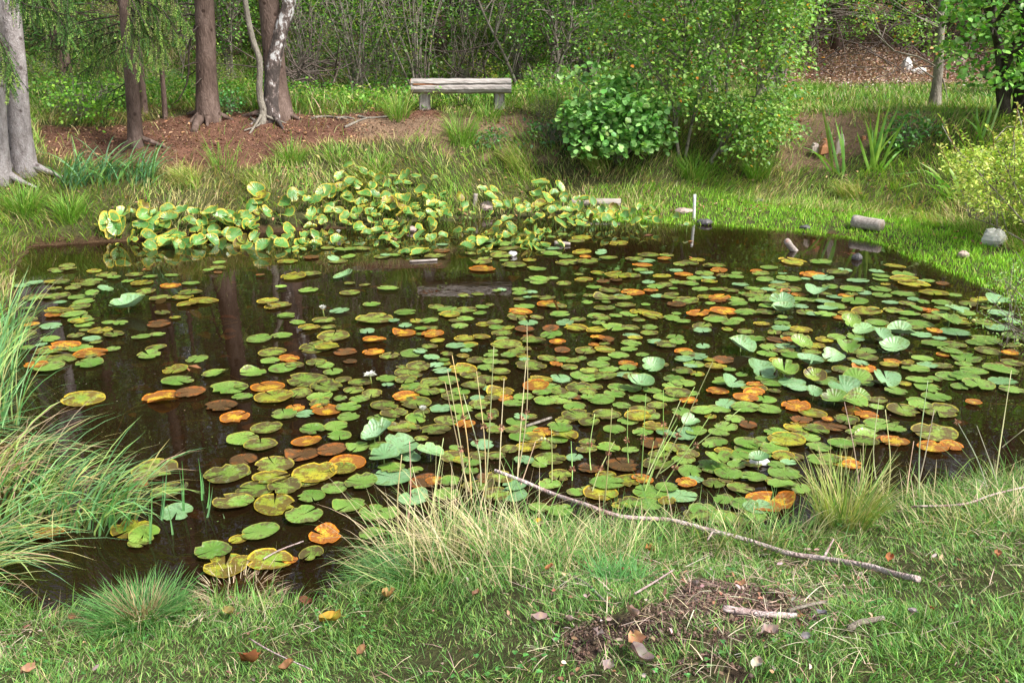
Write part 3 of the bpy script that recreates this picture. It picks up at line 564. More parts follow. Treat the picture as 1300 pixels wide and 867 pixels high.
leaves(g, np.stack([x, y, rng.uniform(-.06, -.015, n_)], 1), np.stack([rng.normal(0, 1, n_), rng.normal(0, 1, n_), rng.normal(0, .1, n_)], 1), np.tile([0, 0, 1.0], (n_, 1)), rng.uniform(.06, .2, n_), rng.uniform(.05, .14, n_), pick(rng, [(.30, .14, .05), (.22, .20, .06), (.16, .08, .04)], [2, 1, 2], n_), .1)
for k in range(160):   # drowned stalks reaching up to the pads
    a = rng.uniform(0, 6.28); x0, y0 = rng.uniform(-5, 5), rng.uniform(3.6, 10); 
    if _bil(GD, x0, y0) > -.3: continue
    tube(g, [(x0, y0, -.01), (x0 + .2 * math.cos(a), y0 + .2 * math.sin(a), -.04), (x0 + .45 * math.cos(a + .3), y0 + .45 * math.sin(a + .3), -.12)], .004, 4, (.24, .22, .07))
g.build('drowned_leaves', M['dry'], kind='stuff', label='brown rotting lily leaves and stalks just under the water surface', category='debris')

# ------------------------------------------------------------------ standing spatterdock leaves along the far bank, in seven clumps
EM = {(120, 200): """100 420 160 170,165 365 130 100,305 310 80 70,290 420 90 90,380 355 90 60,370 420 110 90,460 320 80 60,475 380 100 80,548 322 90 75,640 335 80 60,610 395 70 60,
730 335 130 80,695 405 100 90,800 400 150 70,865 335 70 40,900 395 110 90,960 375 120 90,1030 205 120 100,990 300 95 100,1080 345 90 60,1215 280 90 80,1260 225 90 80,1225 350 125 80,1130 360 80 40,
240 500 90 80,350 560 90 80,350 500 90 60,465 500 140 60,465 545 130 50,530 470 90 50,580 540 110 130,640 440 90 50,660 530 100 110,690 480 80 60,770 475 90 60,745 520 90 60,850 470 80 90,
890 490 100 120,940 530 100 100,820 555 110 80,1020 495 70 70,1000 440 90 50,1080 560 110 80,1100 470 90 50,1200 495 120 60,1240 450 120 60,1190 550 110 50,1250 570 100 40,310 360 90 70,420 450 80 50""",
(380, 200): """15 220 50 70,95 255 90 80,160 210 105 110,75 340 75 90,130 330 50 50,150 380 70 70,190 330 60 60,260 195 90 70,305 30 75 45,260 110 80 70,305 250 75 70,350 150 100 110,405 85 70 60,385 270 65 90,
450 170 90 80,370 335 90 70,255 330 60 80,295 365 80 80,340 370 60 50,410 235 90 60,510 140 90 80,470 230 90 60,560 165 80 60,555 230 80 60,560 275 90 70,600 110 70 40,680 110 90 80,740 105 60 50,660 260 100 60,
630 300 90 50,775 200 100 100,720 290 70 50,855 300 100 70,900 300 80 50,920 230 70 40,935 360 90 60,830 360 90 40,770 350 80 50,690 350 90 40,520 345 90 40,450 340 80 50,575 415 100 45,500 420 60 50,500 470 90 50,
380 440 80 70,205 465 45 65,430 480 80 50,540 510 90 40,640 500 90 50,610 450 80 40,700 440 90 50,820 420 100 60,850 350 60 50,770 485 90 60,830 500 80 50,1000 465 90 45,1090 455 60 35,1070 325 60 35,1050 285 60 50,
1015 245 60 40,1170 200 80 50,1230 200 80 35,1215 245 90 50,1270 290 90 60,1200 350 80 30,1240 420 90 70,1240 480 110 50,1120 515 110 50,1180 530 110 50,1200 480 80 50,1060 565 100 40,910 490 60 40,665 595 80 40,
770 600 120 45,120 480 110 50,40 490 80 50,30 540 90 40,150 500 100 50,240 520 90 50,70 440 80 40,300 410 100 30""",
(640, 200): """230 160 110 50,255 185 70 40,350 180 80 60,210 230 80 50,325 225 70 50,270 255 110 60,380 235 60 60,420 265 60 40,465 255 60 40,510 265 70 40,560 270 60 60,15 290 60 60,85 270 60 50,100 325 80 60,150 300 70 40,
225 300 90 60,210 360 90 40,310 335 80 50,355 305 70 50,390 365 90 40,430 310 80 50,480 300 70 60,400 330 80 40,160 405 100 45,370 395 110 40,490 375 70 60,530 350 70 60,620 330 70 60,670 330 70 60,700 310 60 70,
660 395 110 70,620 370 70 50,760 315 70 40,765 365 75 50,830 385 90 50,870 305 70 35,910 385 70 40,980 385 75 60,1095 370 60 35,820 340 60 40,25 390 90 40,40 440 90 70,20 490 80 40,150 480 110 60,200 460 80 50,
180 540 100 50,60 530 110 40,250 555 100 30,265 460 60 30,440 400 80 40,560 380 60 40"""}
em = []
for (ox, oy), txt in EM.items():
    for e in txt.replace('\n', '').split(','):
        a = [float(v) for v in e.split()]; em.append((ox + a[0] / 5, oy + a[1] / 5, a[2] / 5, a[3] / 5))
for t_ in range(230):  # a few half-hidden leaves behind the traced ones
    j = rng.randint(len(em)); e = em[j]; em.append((e[0] + rng.normal(0, 12), e[1] + rng.uniform(-3, 11), e[2] * rng.uniform(.5, .95), e[3] * rng.uniform(.3, .9)))
EMV = [pad_mesh('leaf', PM['e'], 200 + v, cup=[.12, .2, -.15, .25, .15, -.2, .1, -.1][v % 8], fold=[.5, .2, .8, -.3, .6, .1, .35, 0][v % 8], curl=[.6, -.5, .3, 1.0, .5, -.8, 1.2, .4][v % 8], stand=True, wave=.07, asp=.74) for v in range(14)]
EMY = [pad_mesh('leaf', PM['y'], 220 + v, cup=.15, fold=.3, curl=.5, stand=True) for v in range(3)]
CL = [(120, 260, 'at the left end of the leaf bed'), (260, 345, 'second from the left in the leaf bed'), (345, 430, 'in front of the curved stem and birch'), (430, 510, 'left of the middle of the leaf bed'),
      (510, 600, 'between lily bed centre and bench view'), (600, 700, 'beside the upright grey stump in the mud'), (700, 900, 'at the right end by the half-sunk log')]
LB = ['clump of big upright yellow-edged lily leaves at the left end of the leaf bed', 'clump of yellow-edged lily leaves overhanging the dark water, second from the left', 'tall clump of yellow-green lily leaves standing below the birch trunk',
      'dense clump of standing lily leaves left of the middle of the leaf bed', 'clump of standing lily leaves directly below the log bench', 'lily leaves around the bare mud patch and upright grey stub', 'low clump of curled lily leaves at the right end beside the half-sunk log']
for ci, (x0, x1, _) in enumerate(CL):
    mem = [e for e in em if x0 <= e[0] < x1]; c_ = G((x0 + x1) / 2, 285)
    root = empty('lily_clump', c_, LB[ci], 'water lily', 'standing lily clumps along the far bank'); st = Geo()
    for (px_, py_, w_, h_) in mem:
        ry = py_ + 4 + 15 * min(1, max(0, (312 - py_) / 60)); ro = G(px_, ry); p = at_y(px_, py_, ro[1] - .03)
        p[2] = max(p[2] - .015, ro[2] + .02); dist = np.linalg.norm(p - CP); r_ = w_ * .55 * dist / F_PX; asp = min(.95, h_ / w_); va = math.atan2(EYE - p[2], p[1])
        tilt = max(.05, math.asin(asp) - va) * rng.uniform(.4, .95); roll = rng.normal(0, .55); rz = rng.uniform(0, 6.28)
        me = EMV[rng.randint(14)] if rng.rand() > .07 else EMY[rng.randint(3)]
        lo = bpy.data.objects.new('leaf', me); COL.objects.link(lo); lo.parent = root; lo.location = p - c_; lo.scale = (r_,) * 3
        lo.rotation_euler = (Matrix.Rotation(roll, 3, 'Y') @ Matrix.Rotation(tilt, 3, 'X') @ Matrix.Rotation(rz, 3, 'Z')).to_euler()
        q_ = ro - c_; q_[2] -= .03; a_ = p - c_; tube(st, curve([q_, (q_ + a_) / 2 + [rng.normal(0, .03), .04, .02], a_], 5), .006, 4, (.16, .25, .06))
    st.build('stalks', M['broadleaf'], root, kind='stuff')

# white lily flowers
def flower(px_, py_, s, label, closed=False):
    p = flat(px_, py_, .05); ro = empty('lily_flower', p, label, 'water lily flower'); p_ = Geo()
    for k in range(14):
        a = k * 2.4; el = (.9 if closed else .35) + .5 * (k % 3) / 2; U = np.array([[math.cos(a) * math.cos(el), math.sin(a) * math.cos(el), math.sin(el)]]); Nn = np.array([[-math.cos(a) * math.sin(el), -math.sin(a) * math.sin(el), math.cos(el)]])
        pg = Geo(); leaves(pg, np.zeros((1, 3)), U, Nn, s, s * .42, (.85, .85, .80), .35); pg.build('petal', M['white'] if False else M['petal'], ro)
    g = Geo(); leaves(g, np.zeros((10, 3)), norm(rng.normal(0, .4, (10, 3)) + [0, 0, 1]), rng.normal(0, 1, (10, 3)), s * .45, s * .1, (.7, .5, .05)); g.build('stamens', M['broadleaf'], ro, kind='stuff')
    g = Geo(); tube(g, [(0, 0, .0), (0.01, 0, -.08)], .006, 5, (.2, .25, .05)); g.build('stalk', M['broadleaf'], ro)
m_ = mat_leaf('white_petal', .35, .5, .3, .05, transtint=(1, 1, .9)); M['petal'] = m_
flower(470, 478, .05, 'open white water lily flower above dark water near the pond centre'); flower(410, 394, .05, 'small white water lily flower farther back, left of centre', True)
flower(430, 296, .045, 'tiny white flower at the front edge of the leaf bed', True); flower(537, 522, .04, 'pale yellow-green closed lily bud among crowded pads in mid pond', True)

# ================================================================== TREES
def up_path(pxs, base=None, top=None, lean=(0, 0)):
    """trunk centre line through the photograph's pixels at the depth of its foot, then on upward"""
    b = base if base is not None else G(*pxs[0]); P = [b - [0, 0, .12]] + [b] + [at_y(x, y, b[1] + .02 * k) for k, (x, y) in enumerate(pxs[1:], 1)]
    if top:
        d = norm((P[-1] - P[-2])[None])[0]; k = 0
        while P[-1][2] < top and k < 30: P.append(P[-1] + np.array([d[0] * .5, d[1] * .5 + lean[1], 1.0]) * min(.8, top - P[-1][2] + .05)); k += 1
    return np.array(P), b
def trunk(pxs, wpx, top, mat, root, b, flare=1.5, rr=None, name='trunk', n=14, taper=.35, rough=.08, roots=0):
    P, _ = up_path(pxs, b, top); C = curve(P, 26); dist = np.linalg.norm(b - CP); r0 = wpx * .5 * dist / F_PX
    hgt = C[:, 2] - b[2]; R = r0 * (1 - (1 - taper) * np.clip(hgt / max(top - b[2], 1), 0, 1)) * (1 + (flare - 1) * np.exp(-np.maximum(hgt, 0) / .18))
    g = Geo(); tube(g, C - b, R, n, rough=rough, rng=rng)
    for k in range(roots):
        a = k * 2 * math.pi / roots + rng.uniform(-.4, .4); L_ = rng.uniform(.2, .55); pts = []
        for t in np.linspace(0, 1, 7):
            x = math.cos(a) * (r0 * .5 + L_ * t); y = math.sin(a) * (r0 * .5 + L_ * t); pts.append([x, y, H(b[0] + x, b[1] + y) - b[2] + .10 * (1 - t) ** 2 + .025 - .05 * t ** 3])
        rg_ = Geo(); tube(rg_, pts, np.linspace(r0 * .42, .012, 7), 7, rough=.2, rng=rng); rg_.build('root', mat, root)
    o = g.build(name, mat, root); return o, C, R, r0
def sprays(rng, C, n, size, flat_=.35, leaf=.05, cols=None, wts=None, droop=.3, simple=False, g=None, lw=.75, fold=.12):
    """leafy sprays: C centres (N,3); n leaves each, in slanting, layered fans"""
    N = len(C); Q = np.repeat(C, n, 0); M_ = len(Q); a = rng.uniform(0, 6.28, M_); r = size * np.sqrt(rng.rand(M_)); tl = np.repeat(rng.normal(0, .35, (N, 2)), n, 0)
    dx, dy = r * np.cos(a), r * np.sin(a); dz = rng.normal(0, flat_ * size, M_) + tl[:, 0] * dx + tl[:, 1] * dy - droop * r * r / size
    P = Q + np.stack([dx, dy, dz], 1); U = np.stack([np.cos(a), np.sin(a), rng.normal(-.35, .35, M_)], 1) + rng.normal(0, .45, (M_, 3))
    Nn = np.stack([rng.normal(0, .5, M_), rng.normal(-.15, .5, M_), np.ones(M_)], 1)
    L = leaf * rng.uniform(.65, 1.25, M_); leaves(g, P, U, Nn, L, L * lw, pick(rng, cols, wts, M_), fold, simple)
def poly_cloud(rng, poly, Yc, dep, n, ztop=None):
    """points filling the solid that has this outline when seen from the path, with real depth"""
    xs_ = [p[0] for p in poly]; ys_ = [p[1] for p in poly]; cx, cy = np.mean(xs_), np.mean(ys_); out = []
    while len(out) < n:
        x, y = rng.uniform(min(xs_), max(xs_)), rng.uniform(min(ys_), max(ys_))
        if not inpoly(np.array(x), np.array(y), poly): continue
        e = 1 - min(1, ((x - cx) / (max(xs_) - min(xs_)) * 2) ** 2 * .8)
        out.append(at_y(x, y, Yc + rng.uniform(-1, 1) * dep * math.sqrt(e)))
    return np.array(out)
def limbs(g, rng, starts, ends, r0=.012, r1=.003, n=5, sag=.08, col=(1, 1, 1)):
    for a, b in zip(starts, ends):
        m = (a + b) / 2 + rng.normal(0, .06, 3) * np.linalg.norm(b - a) + [0, 0, sag]; tube(g, curve([a, m, b], n), np.linspace(r0, r1, n), 5, col, cap=False)
def nearest(P, C): return np.array([P[np.argmin(np.linalg.norm((P - c) * [1, 1, .7] + [0, 0, .35], axis=1))] for c in C])

# spruce sprays
SPR = [(.07, .17, .04), (.14, .30, .06), (.34, .50, .11), (.32, .34, .14)]
def bough(gt, gn, rng, path, tw, col_w, step=.028, needles=72, nl=.019, nw=.0048, hang=.9):
    C = curve(path, 16); tube(gt, C, np.linspace(.012, .004, 16), 5, (1, 1, 1), cap=False); L = np.linalg.norm(np.diff(C, axis=0), axis=1).sum(); K = int(L / step); dirs = norm(np.gradient(C, axis=0))
    for k in range(K):
        u = (k + rng.rand()) / K; i = min(15, int(u * 15.99)); p = C[i] + (C[min(15, i + 1)] - C[i]) * (u * 15.99 - i); T = dirs[i]; side = norm(np.cross(T, [0, 0, 1.0])[None])[0] * rng.choice([-1, 1])
        d = norm((T * .5 + side * rng.uniform(.2, 1) + np.array([0, 0, -hang * rng.uniform(.5, 1.5)]))[None])[0]; l_ = tw * rng.uniform(.5, 1.15) * (1 - .4 * u)
        e = p + d * l_ + np.array([0, 0, -.2 * l_]); m = p + d * l_ * .5; tube(gt, [p, m, e], [.004, .003, .002], 3, (.9, .8, .6), cap=False)
        t = rng.rand(needles); B = p + (e - p) * t[:, None]; rnd = rng.normal(0, 1, (needles, 3)); ax = norm((e - p)[None])[0]; rnd -= (rnd @ ax)[:, None] * ax; U = norm(rnd) + ax * .8
        c_ = jit(rng, np.tile(SPR[rng.choice(4, p=col_w)], (needles, 1)), needles, .12, .05); leaves(gn, B, U, rng.normal(0, 1, (needles, 3)), nl, nw * 1.6, c_, simple=True)
def spruce_crown(rng, z0, z1, rad, nb, gt, gn, tw=.45, dead=0, base=np.zeros(3), nl=.10, needles=7):
    for k in range(nb):
        z = z0 + (z1 - z0) * (k + rng.rand()) / nb; a = rng.uniform(0, 6.28); L_ = rad * (1 - .8 * (z - z0) / (z1 - z0)) * rng.uniform(.7, 1.1)
        p0 = np.array([0, 0, z]); dr = np.array([math.cos(a), math.sin(a), 0]); path = [p0 + base, p0 + dr * L_ * .5 + [0, 0, .12 * L_] + base, p0 + dr * L_ + [0, 0, -.18 * L_] + base]
        bough(gt, gn, rng, path, tw, [.55, .3, .12, .03], step=.13, needles=needles, nl=nl, nw=.022, hang=.8)
def cone_parts(name, root, gt, gn, bm='darktwig'):
    gt.build('boughs', M[bm], root, kind='stuff'); gn.build('crown', M['needle'], root, kind='stuff')

T_ = np.random.RandomState(21)
# far-left grey trunks
b = G(31, 218); r_ = empty('spruce_tree', b, 'grey-barked tree leaning left, second trunk from the left edge', 'tree'); trunk([(31, 218), (24, 150), (20, 90), (12, 0)], 24, 11, M['greybark'], r_, b, 1.3, roots=3)
gt, gn = Geo(), Geo(); spruce_crown(T_, 3.2, 10, 2.4, 46, gt, gn, base=np.array([-.6, 0, 0]))
Yb = b[1]
for pth in ([(12, -30), (45, 5), (92, 22)], [(14, -60), (60, 0), (88, 45)], [(10, -20), (30, 5), (60, 12)], [(-20, 20), (5, 60), (18, 95)], [(-10, -40), (40, -10), (90, 0)], [(-10, 30), (2, 75), (12, 105)]):
    for dy in (-.5, -.9): bough(gt, gn, T_, [at_y(x, y, Yb + dy - .1 * k) - b for k, (x, y) in enumerate(pth)], .30, [.3, .4, .25, .05], hang=1.1)
cone_parts('c', r_, gt, gn)
b = G(-2, 228); r_ = empty('spruce_tree', b, 'pale grey trunk cut by the left edge of the photo', 'tree'); trunk([(-2, 228), (-6, 150), (-12, 0)], 24, 11, M['greybark'], r_, b, 1.3, roots=2)
# spruce with mossy lower trunk and bright hanging sprays
b = G(173, 186); r_ = empty('spruce_tree', b, 'slim spruce with flaking mossy bark and bright hanging sprays', 'tree'); trunk([(173, 186), (169, 130), (164, 70), (158, 0)], 16, 10, M['spruce'], r_, b, 1.25, roots=3)
gt, gn = Geo(), Geo(); spruce_crown(T_, 3.0, 9, 1.9, 36, gt, gn, base=np.array([-.15, 0, 0])); Yb = b[1]
for pth in ([(165, -10), (190, 15), (205, 45)], [(165, 10), (185, 35), (200, 75)], [(163, 20), (175, 45), (178, 85)], [(170, -20), (215, 0), (238, 30)], [(172, -30), (205, 10), (228, 48)], [(165, 30), (160, 45), (160, 70)],
            [(170, 0), (190, 5), (215, 25)], [(165, -40), (200, -20), (225, 5)], [(162, -10), (172, 10), (184, 30)], [(168, 20), (198, 40), (210, 62)]):
    for dy in (-.25, -.7): bough(gt, gn, T_, [at_y(x, y, Yb + dy - .1 * k) - b for k, (x, y) in enumerate(pth)], .28, [.1, .35, .4, .15], hang=1.3)
for pth in ([(150, 40), (120, 50), (85, 85)], [(158, 60), (128, 75), (100, 95)], [(150, 30), (110, 45), (70, 65)], [(160, 50), (130, 62), (112, 90)], [(150, 20), (100, 30), (60, 50)]):
    bough(gt, gn, T_, [at_y(x, y, Yb + .5 + .2 * k) - b for k, (x, y) in enumerate(pth)], .34, [.35, .3, .15, .2], hang=1.6, step=.035)
for pth in ([(168, 100), (150, 112), (128, 122)], [(166, 118), (148, 125), (132, 138)]): bough(gt, gn, T_, [at_y(x, y, Yb + .2) - b for x, y in pth], .2, [.7, .3, 0, 0], hang=1.0, step=.07)
cone_parts('c', r_, gt, gn)
for (px_, py_, w_, tp, lab) in ((184, 147, 8, (176, 60), 'thin reddish conifer stem close behind the mossy spruce'), (210, 151, 6, (203, 60), 'very thin straight stem between the mossy spruce and the big spruce')):
    b = G(px_, py_); r_ = empty('young_spruce', b, lab, 'tree'); trunk([(px_, py_), ((px_ + tp[0]) / 2, 100), tp], w_, 7, M['spruce'], r_, b, 1.2, n=8)
    gt, gn = Geo(), Geo(); spruce_crown(T_, 3, 6.8, 1.1, 18, gt, gn); cone_parts('c', r_, gt, gn)
# big spruce
b = G(264, 152); r_ = empty('spruce_tree', b, 'thick straight spruce trunk with ringed knots and a flaring root', 'tree'); _, C, R, r0 = trunk([(264, 152), (262, 90), (259, 0)], 24, 13, M['spruce'], r_, b, 1.4, roots=5)
g = Geo(); tube(g, curve([C[2] - b + [0, 0, .08], C[1] - b + [-.07, -.08, .10], G(252, 158) - b + [0, 0, .05], G(246, 168) - b + [0, 0, .0]], 10), np.linspace(.10, .05, 10), 9, rough=.12, rng=rng); g.build('root', M['spruce'], r_)
gt, gn = Geo(), Geo(); spruce_crown(T_, 3.4, 12, 2.8, 50, gt, gn)
for k in range(14):   # dead snags low on the trunk
    z = T_.uniform(.3, 2.2); a = T_.uniform(2.2, 5.6); tube(gt, [(0, 0, z), (.15 * math.cos(a), .15 * math.sin(a), z + .02), (.6 * math.cos(a), .6 * math.sin(a), z - .15 * T_.rand())], [.012, .01, .003], 5, cap=False)
tube(gt, curve([at_y(x, y, b[1]) - b for x, y in [(248, 32), (240, 60), (239, 100), (228, 125), (220, 132)]], 10), np.linspace(.018, .006, 10), 5, cap=False); cone_parts('c', r_, gt, gn)
# broad stem behind the birch, curved grey stem, birch
b = G(354, 150); r_ = empty('beech_tree', b, 'smooth brown trunk standing just behind the leaning birch', 'tree'); trunk([(354, 150), (350, 100), (341, 0)], 26, 13, M['spruce'], r_, b, 1.6, roots=4)
gt, gn = Geo(), Geo(); spruce_crown(T_, 3.6, 12, 2.6, 44, gt, gn); cone_parts('c', r_, gt, gn)
b = G(333, 157); r_ = empty('rowan_tree', b, 'thin smooth grey stem with a double bend, left of the birch', 'tree'); trunk([(333, 157), (334, 140), (329, 118), (330, 78), (322, 55), (315, 25), (311, 0)], 8, 7, M['alder'], r_, b, 1.3, n=9, roots=3)
g = Geo(); sprays(T_, np.array([0, 0, 4.2]) + T_.normal(0, 1, (110, 3)) * [1, 1, .5], 30, .35, leaf=.06, cols=[(.10, .22, .03), (.16, .28, .04)], wts=[1, 1], g=g); g.build('crown', M['broadleaf'], r_, kind='stuff')
b = G(346, 153); r_ = empty('birch_tree', b, 'leaning birch trunk with rough dark plates and white bark', 'tree'); trunk([(346, 153), (345, 125), (346, 90), (352, 60), (361, 25), (368, 0)], 18, 9, M['birch'], r_, b, 1.5, roots=5)
g = Geo(); sprays(T_, np.array([.7, 0, 4.6]) + T_.normal(0, 1, (200, 3)) * [1.3, 1.2, .8], 34, .4, leaf=.06, cols=[(.12, .24, .03), (.18, .30, .05)], wts=[1, 1], g=g); g.build('crown', M['broadleaf'], r_, kind='stuff')

# ------------------------------------------------------------------ birch bush, round-leaved bush and other bank shrubs
def shrub(name, label, cat, foot, polys, dep, ns, nl, size, leaf, cols, wts, stems, mat='broadleaf', bark='twig', lw=.75, group=None, flat_=.3, droop=.3, back=0, foldv=.12, stemw=.018, simple=False, limbn=60):
    b = G(*foot); root = empty(name, b, label, cat, group); g = Geo(); allC = []
    for poly, wgt in polys:
        C = poly_cloud(T_, poly, b[1] + back, dep, int(ns * wgt)); zg = H(C[:, 0], C[:, 1]) + .06; C[:, 2] = np.maximum(C[:, 2], zg); allC.append(C)
    C = np.concatenate(allC) - b; sprays(T_, C, nl, size, flat_, leaf, cols, wts, droop, simple, g, lw, foldv)
    gs = Geo(); pts = []
    for st in stems:
        P = np.array([at_y(x, y, b[1] + back * k / max(1, len(st) - 1)) for k, (x, y) in enumerate(st)]) - b; P = np.vstack([P[0] - [0, 0, .08], P]); c_ = curve(P, 14); pts.append(c_)
        gx_ = Geo(); tube(gx_, c_, np.linspace(stemw, stemw * .35, 14), 7, rough=.15, rng=T_); gx_.build('stem', M[bark], root)
    if pts:
        pts = np.concatenate(pts); sel = C[T_.choice(len(C), min(limbn, len(C)), replace=False)]; limbs(gs, T_, nearest(pts, sel), sel, stemw * .45); gs.build('branches', M[bark], root, kind='stuff')
    g.build('foliage', M[mat], root, kind='stuff'); return root
BIRCH_L = [(.19, .35, .07), (.29, .44, .10), (.11, .25, .045), (.62, .28, .03)]
shrub('birch_bush', 'large light-green bushy birch with scattered orange leaves, right of the bench', 'bush', (862, 200),
      [([(765, -120), (775, 10), (745, 25), (772, 45), (758, 62), (790, 80), (800, 112), (852, 120), (856, 140), (905, 145), (930, 160), (985, 175), (1005, 150), (1000, 128), (1018, 118), (1000, 95), (1032, 62), (1005, 40), (1035, 10), (1060, -120)], .8),
       ([(905, 120), (1005, 130), (990, 188), (925, 190)], .10)], 1.3, 740, 36, .30, .056, BIRCH_L, [5, 4, 3, .3],
      [[(862, 200), (858, 170), (861, 140), (868, 90), (870, 20), (875, -60)], [(916, 188), (914, 165), (921, 130), (925, 70), (940, 0), (950, -60)], [(870, 200), (880, 150), (900, 90), (960, 20)], [(905, 200), (950, 140), (980, 90)]], bark='alder', back=.2, stemw=.03, limbn=160, flat_=.16, droop=.5)
shrub('hazel_bush', 'rounded bush with big glossy round leaves at the foot of the birch bush', 'bush', (783, 206),
      [([(716, 150), (728, 124), (760, 128), (790, 112), (842, 128), (836, 150), (852, 172), (835, 190), (800, 188), (785, 203), (762, 195), (740, 198), (728, 176)], .8), ([(712, 82), (735, 78), (800, 88), (825, 105), (800, 118), (760, 112), (738, 100)], .06), ([(760, 90), (830, 95), (820, 125), (770, 125)], .04)],
      .6, 300, 12, .14, .082, [(.22, .44, .12), (.32, .54, .18), (.14, .32, .08)], [3, 3, 2], [[(783, 206), (775, 170), (760, 130), (725, 90)], [(785, 206), (800, 150), (805, 110)], [(783, 206), (750, 180), (730, 150)], [(786, 206), (825, 170)]], lw=1.0, foldv=.06)
# tree on the right with bare pale branches
b = G(1186, 137); r_ = empty('alder_tree', b, 'slender grey tree with bare pale side branches, right of the grass clearing', 'tree'); trunk([(1186, 137), (1191, 90), (1193, 50), (1197, 0)], 11, 7, M['alder'], r_, b, 1.5, n=9)
g = Geo(); Yb = b[1]
for pth in ([(1191, 35), (1165, 22), (1140, 5), (1120, -10)], [(1190, 32), (1150, 15), (1125, 0)], [(1188, 85), (1165, 72), (1135, 65), (1118, 45), (1100, 20)], [(1135, 65), (1110, 42), (1088, 22)], [(1187, 88), (1205, 72), (1218, 60)], [(1192, 30), (1210, 12), (1225, 0)],
            [(1190, 85), (1198, 105), (1203, 125)], [(1187, 100), (1172, 90), (1160, 80)], [(1195, 20), (1180, 5), (1172, -10)], [(1118, 45), (1108, 20), (1100, 5)]):
    tube(g, curve([at_y(x, y, Yb - .05 * k) - b for k, (x, y) in enumerate(pth)], 9), np.linspace(.016, .005, 9), 5, cap=False)
g.build('branches', M['alder'], r_, kind='stuff'); g = Geo()
C = np.concatenate([poly_cloud(T_, [(1080, 0), (1110, 0), (1125, 50), (1095, 35)], Yb, .3, 16), poly_cloud(T_, [(1130, 0), (1190, 10), (1185, 60), (1140, 50)], Yb, .4, 26), poly_cloud(T_, [(1170, 45), (1215, 40), (1210, 65), (1180, 65)], Yb - .1, .3, 14), poly_cloud(T_, [(1040, -60), (1300, -60), (1300, -5), (1040, -5)], Yb, 1, 60)]) - b
sprays(T_, C, 12, .16, leaf=.055, cols=[(.17, .33, .05), (.26, .38, .07), (.5, .22, .05)], wts=[4, 3, .4], g=g); g.build('foliage', M['broadleaf'], r_, kind='stuff')
r_ = shrub('hazel_tree', 'leafy tree with large green leaves hanging in the top right corner', 'tree', (1282, 150),
      [([(1195, -60), (1208, 20), (1200, 45), (1212, 70), (1215, 92), (1240, 105), (1270, 98), (1285, 108), (1320, 112), (1440, 100), (1440, -80)], 1)], 1.0, 330, 14, .22, .085, [(.16, .36, .07), (.26, .46, .11), (.11, .27, .05)], [3, 3, 2],
      [[(1275, 150), (1272, 110), (1268, 60), (1250, 0)], [(1292, 150), (1296, 110), (1300, 50), (1310, -40)]], bark='darktwig', lw=.9, foldv=.08, stemw=.12)
# sunlit yellow-green bush at the right edge
YB = [(.46, .56, .10), (.58, .62, .17), (.32, .46, .07)]
r_ = shrub('willow_bush', 'pale yellow-green bush catching the sun at the right edge', 'bush', (1330, 325),
      [([(1203, 205), (1200, 180), (1215, 182), (1238, 192), (1262, 178), (1280, 165), (1300, 158), (1440, 140), (1440, 300), (1320, 290), (1268, 274), (1225, 258), (1208, 235)], 1)], .7, 700, 15, .10, .044, YB, [3, 3, 2],
      [[(1330, 318), (1280, 260), (1215, 190), (1196, 160)], [(1330, 325), (1290, 240), (1262, 180)], [(1330, 325), (1310, 220), (1292, 140)], [(1330, 325), (1270, 290), (1230, 275)]], lw=.5, stemw=.012, back=.7)
b = Vector(r_.location) + Vector((0, .6, 0)); g = Geo()
for pth in ([(1215, 195), (1205, 172), (1193, 148)], [(1245, 205), (1232, 185), (1222, 168)], [(1262, 190), (1260, 170), (1250, 160)], [(1285, 180), (1290, 155), (1292, 132)], [(1230, 200), (1222, 180), (1213, 160)], [(1299, 170), (1300, 150), (1297, 138)], [(1208, 215), (1200, 200), (1192, 186)]):
    c_ = curve([at_y(x, y, b[1] - .15) - np.array(b) for x, y in pth], 18); U = np.stack([T_.normal(0, 1, 18), T_.normal(0, .6, 18), T_.uniform(.2, 1, 18)], 1); leaves(g, c_, U, T_.normal(0, 1, (18, 3)) + [0, -1, 1], .045, .022, pick(T_, YB, [1, 1, 1], 18)); tube(g, c_, .004, 4, (.3, .15, .08))
so = g.build('shoots', M['broadleaf'], r_, kind='stuff'); so.location = (0, .6, 0)
shrub('spindle_shrub', 'thin twiggy shrub with tiny green leaves over the right shore', 'shrub', (1345, 440),
      [([(1285, 312), (1300, 330), (1420, 330), (1420, 480), (1310, 445), (1268, 450), (1262, 420), (1232, 402), (1240, 388), (1268, 385), (1255, 365), (1270, 340)], 1)], .5, 190, 9, .09, .022, [(.18, .33, .08), (.28, .42, .12), (.42, .5, .15)], [3, 2, 1],
      [[(1345, 440), (1290, 420), (1240, 395)], [(1345, 440), (1300, 380), (1270, 350)], [(1345, 440), (1280, 440), (1262, 432)], [(1345, 440), (1320, 370), (1290, 320)], [(1345, 440), (1280, 400), (1258, 380)]], lw=.6, stemw=.006)
shrub('bramble_patch', 'dark green bramble trailing on the bank beside the sword-leaved iris', 'shrub', (1150, 190), [([(1125, 150), (1150, 138), (1185, 150), (1190, 180), (1160, 195), (1130, 185)], 1)], .3, 46, 9, .13, .06, [(.08, .22, .05), (.12, .28, .07)], [1, 1], [[(1150, 190), (1150, 160)]], stemw=.005)
shrub('bramble_patch', 'blue-green bramble on the bank between the bench and the round-leaved bush', 'shrub', (700, 180), [([(668, 158), (690, 148), (722, 150), (730, 180), (715, 205), (690, 190), (672, 175)], 1)], .3, 50, 8, .12, .055, [(.10, .24, .08), (.16, .32, .06), (.07, .18, .05)], [1, 1, 1], [[(700, 180), (700, 160)]], stemw=.005)
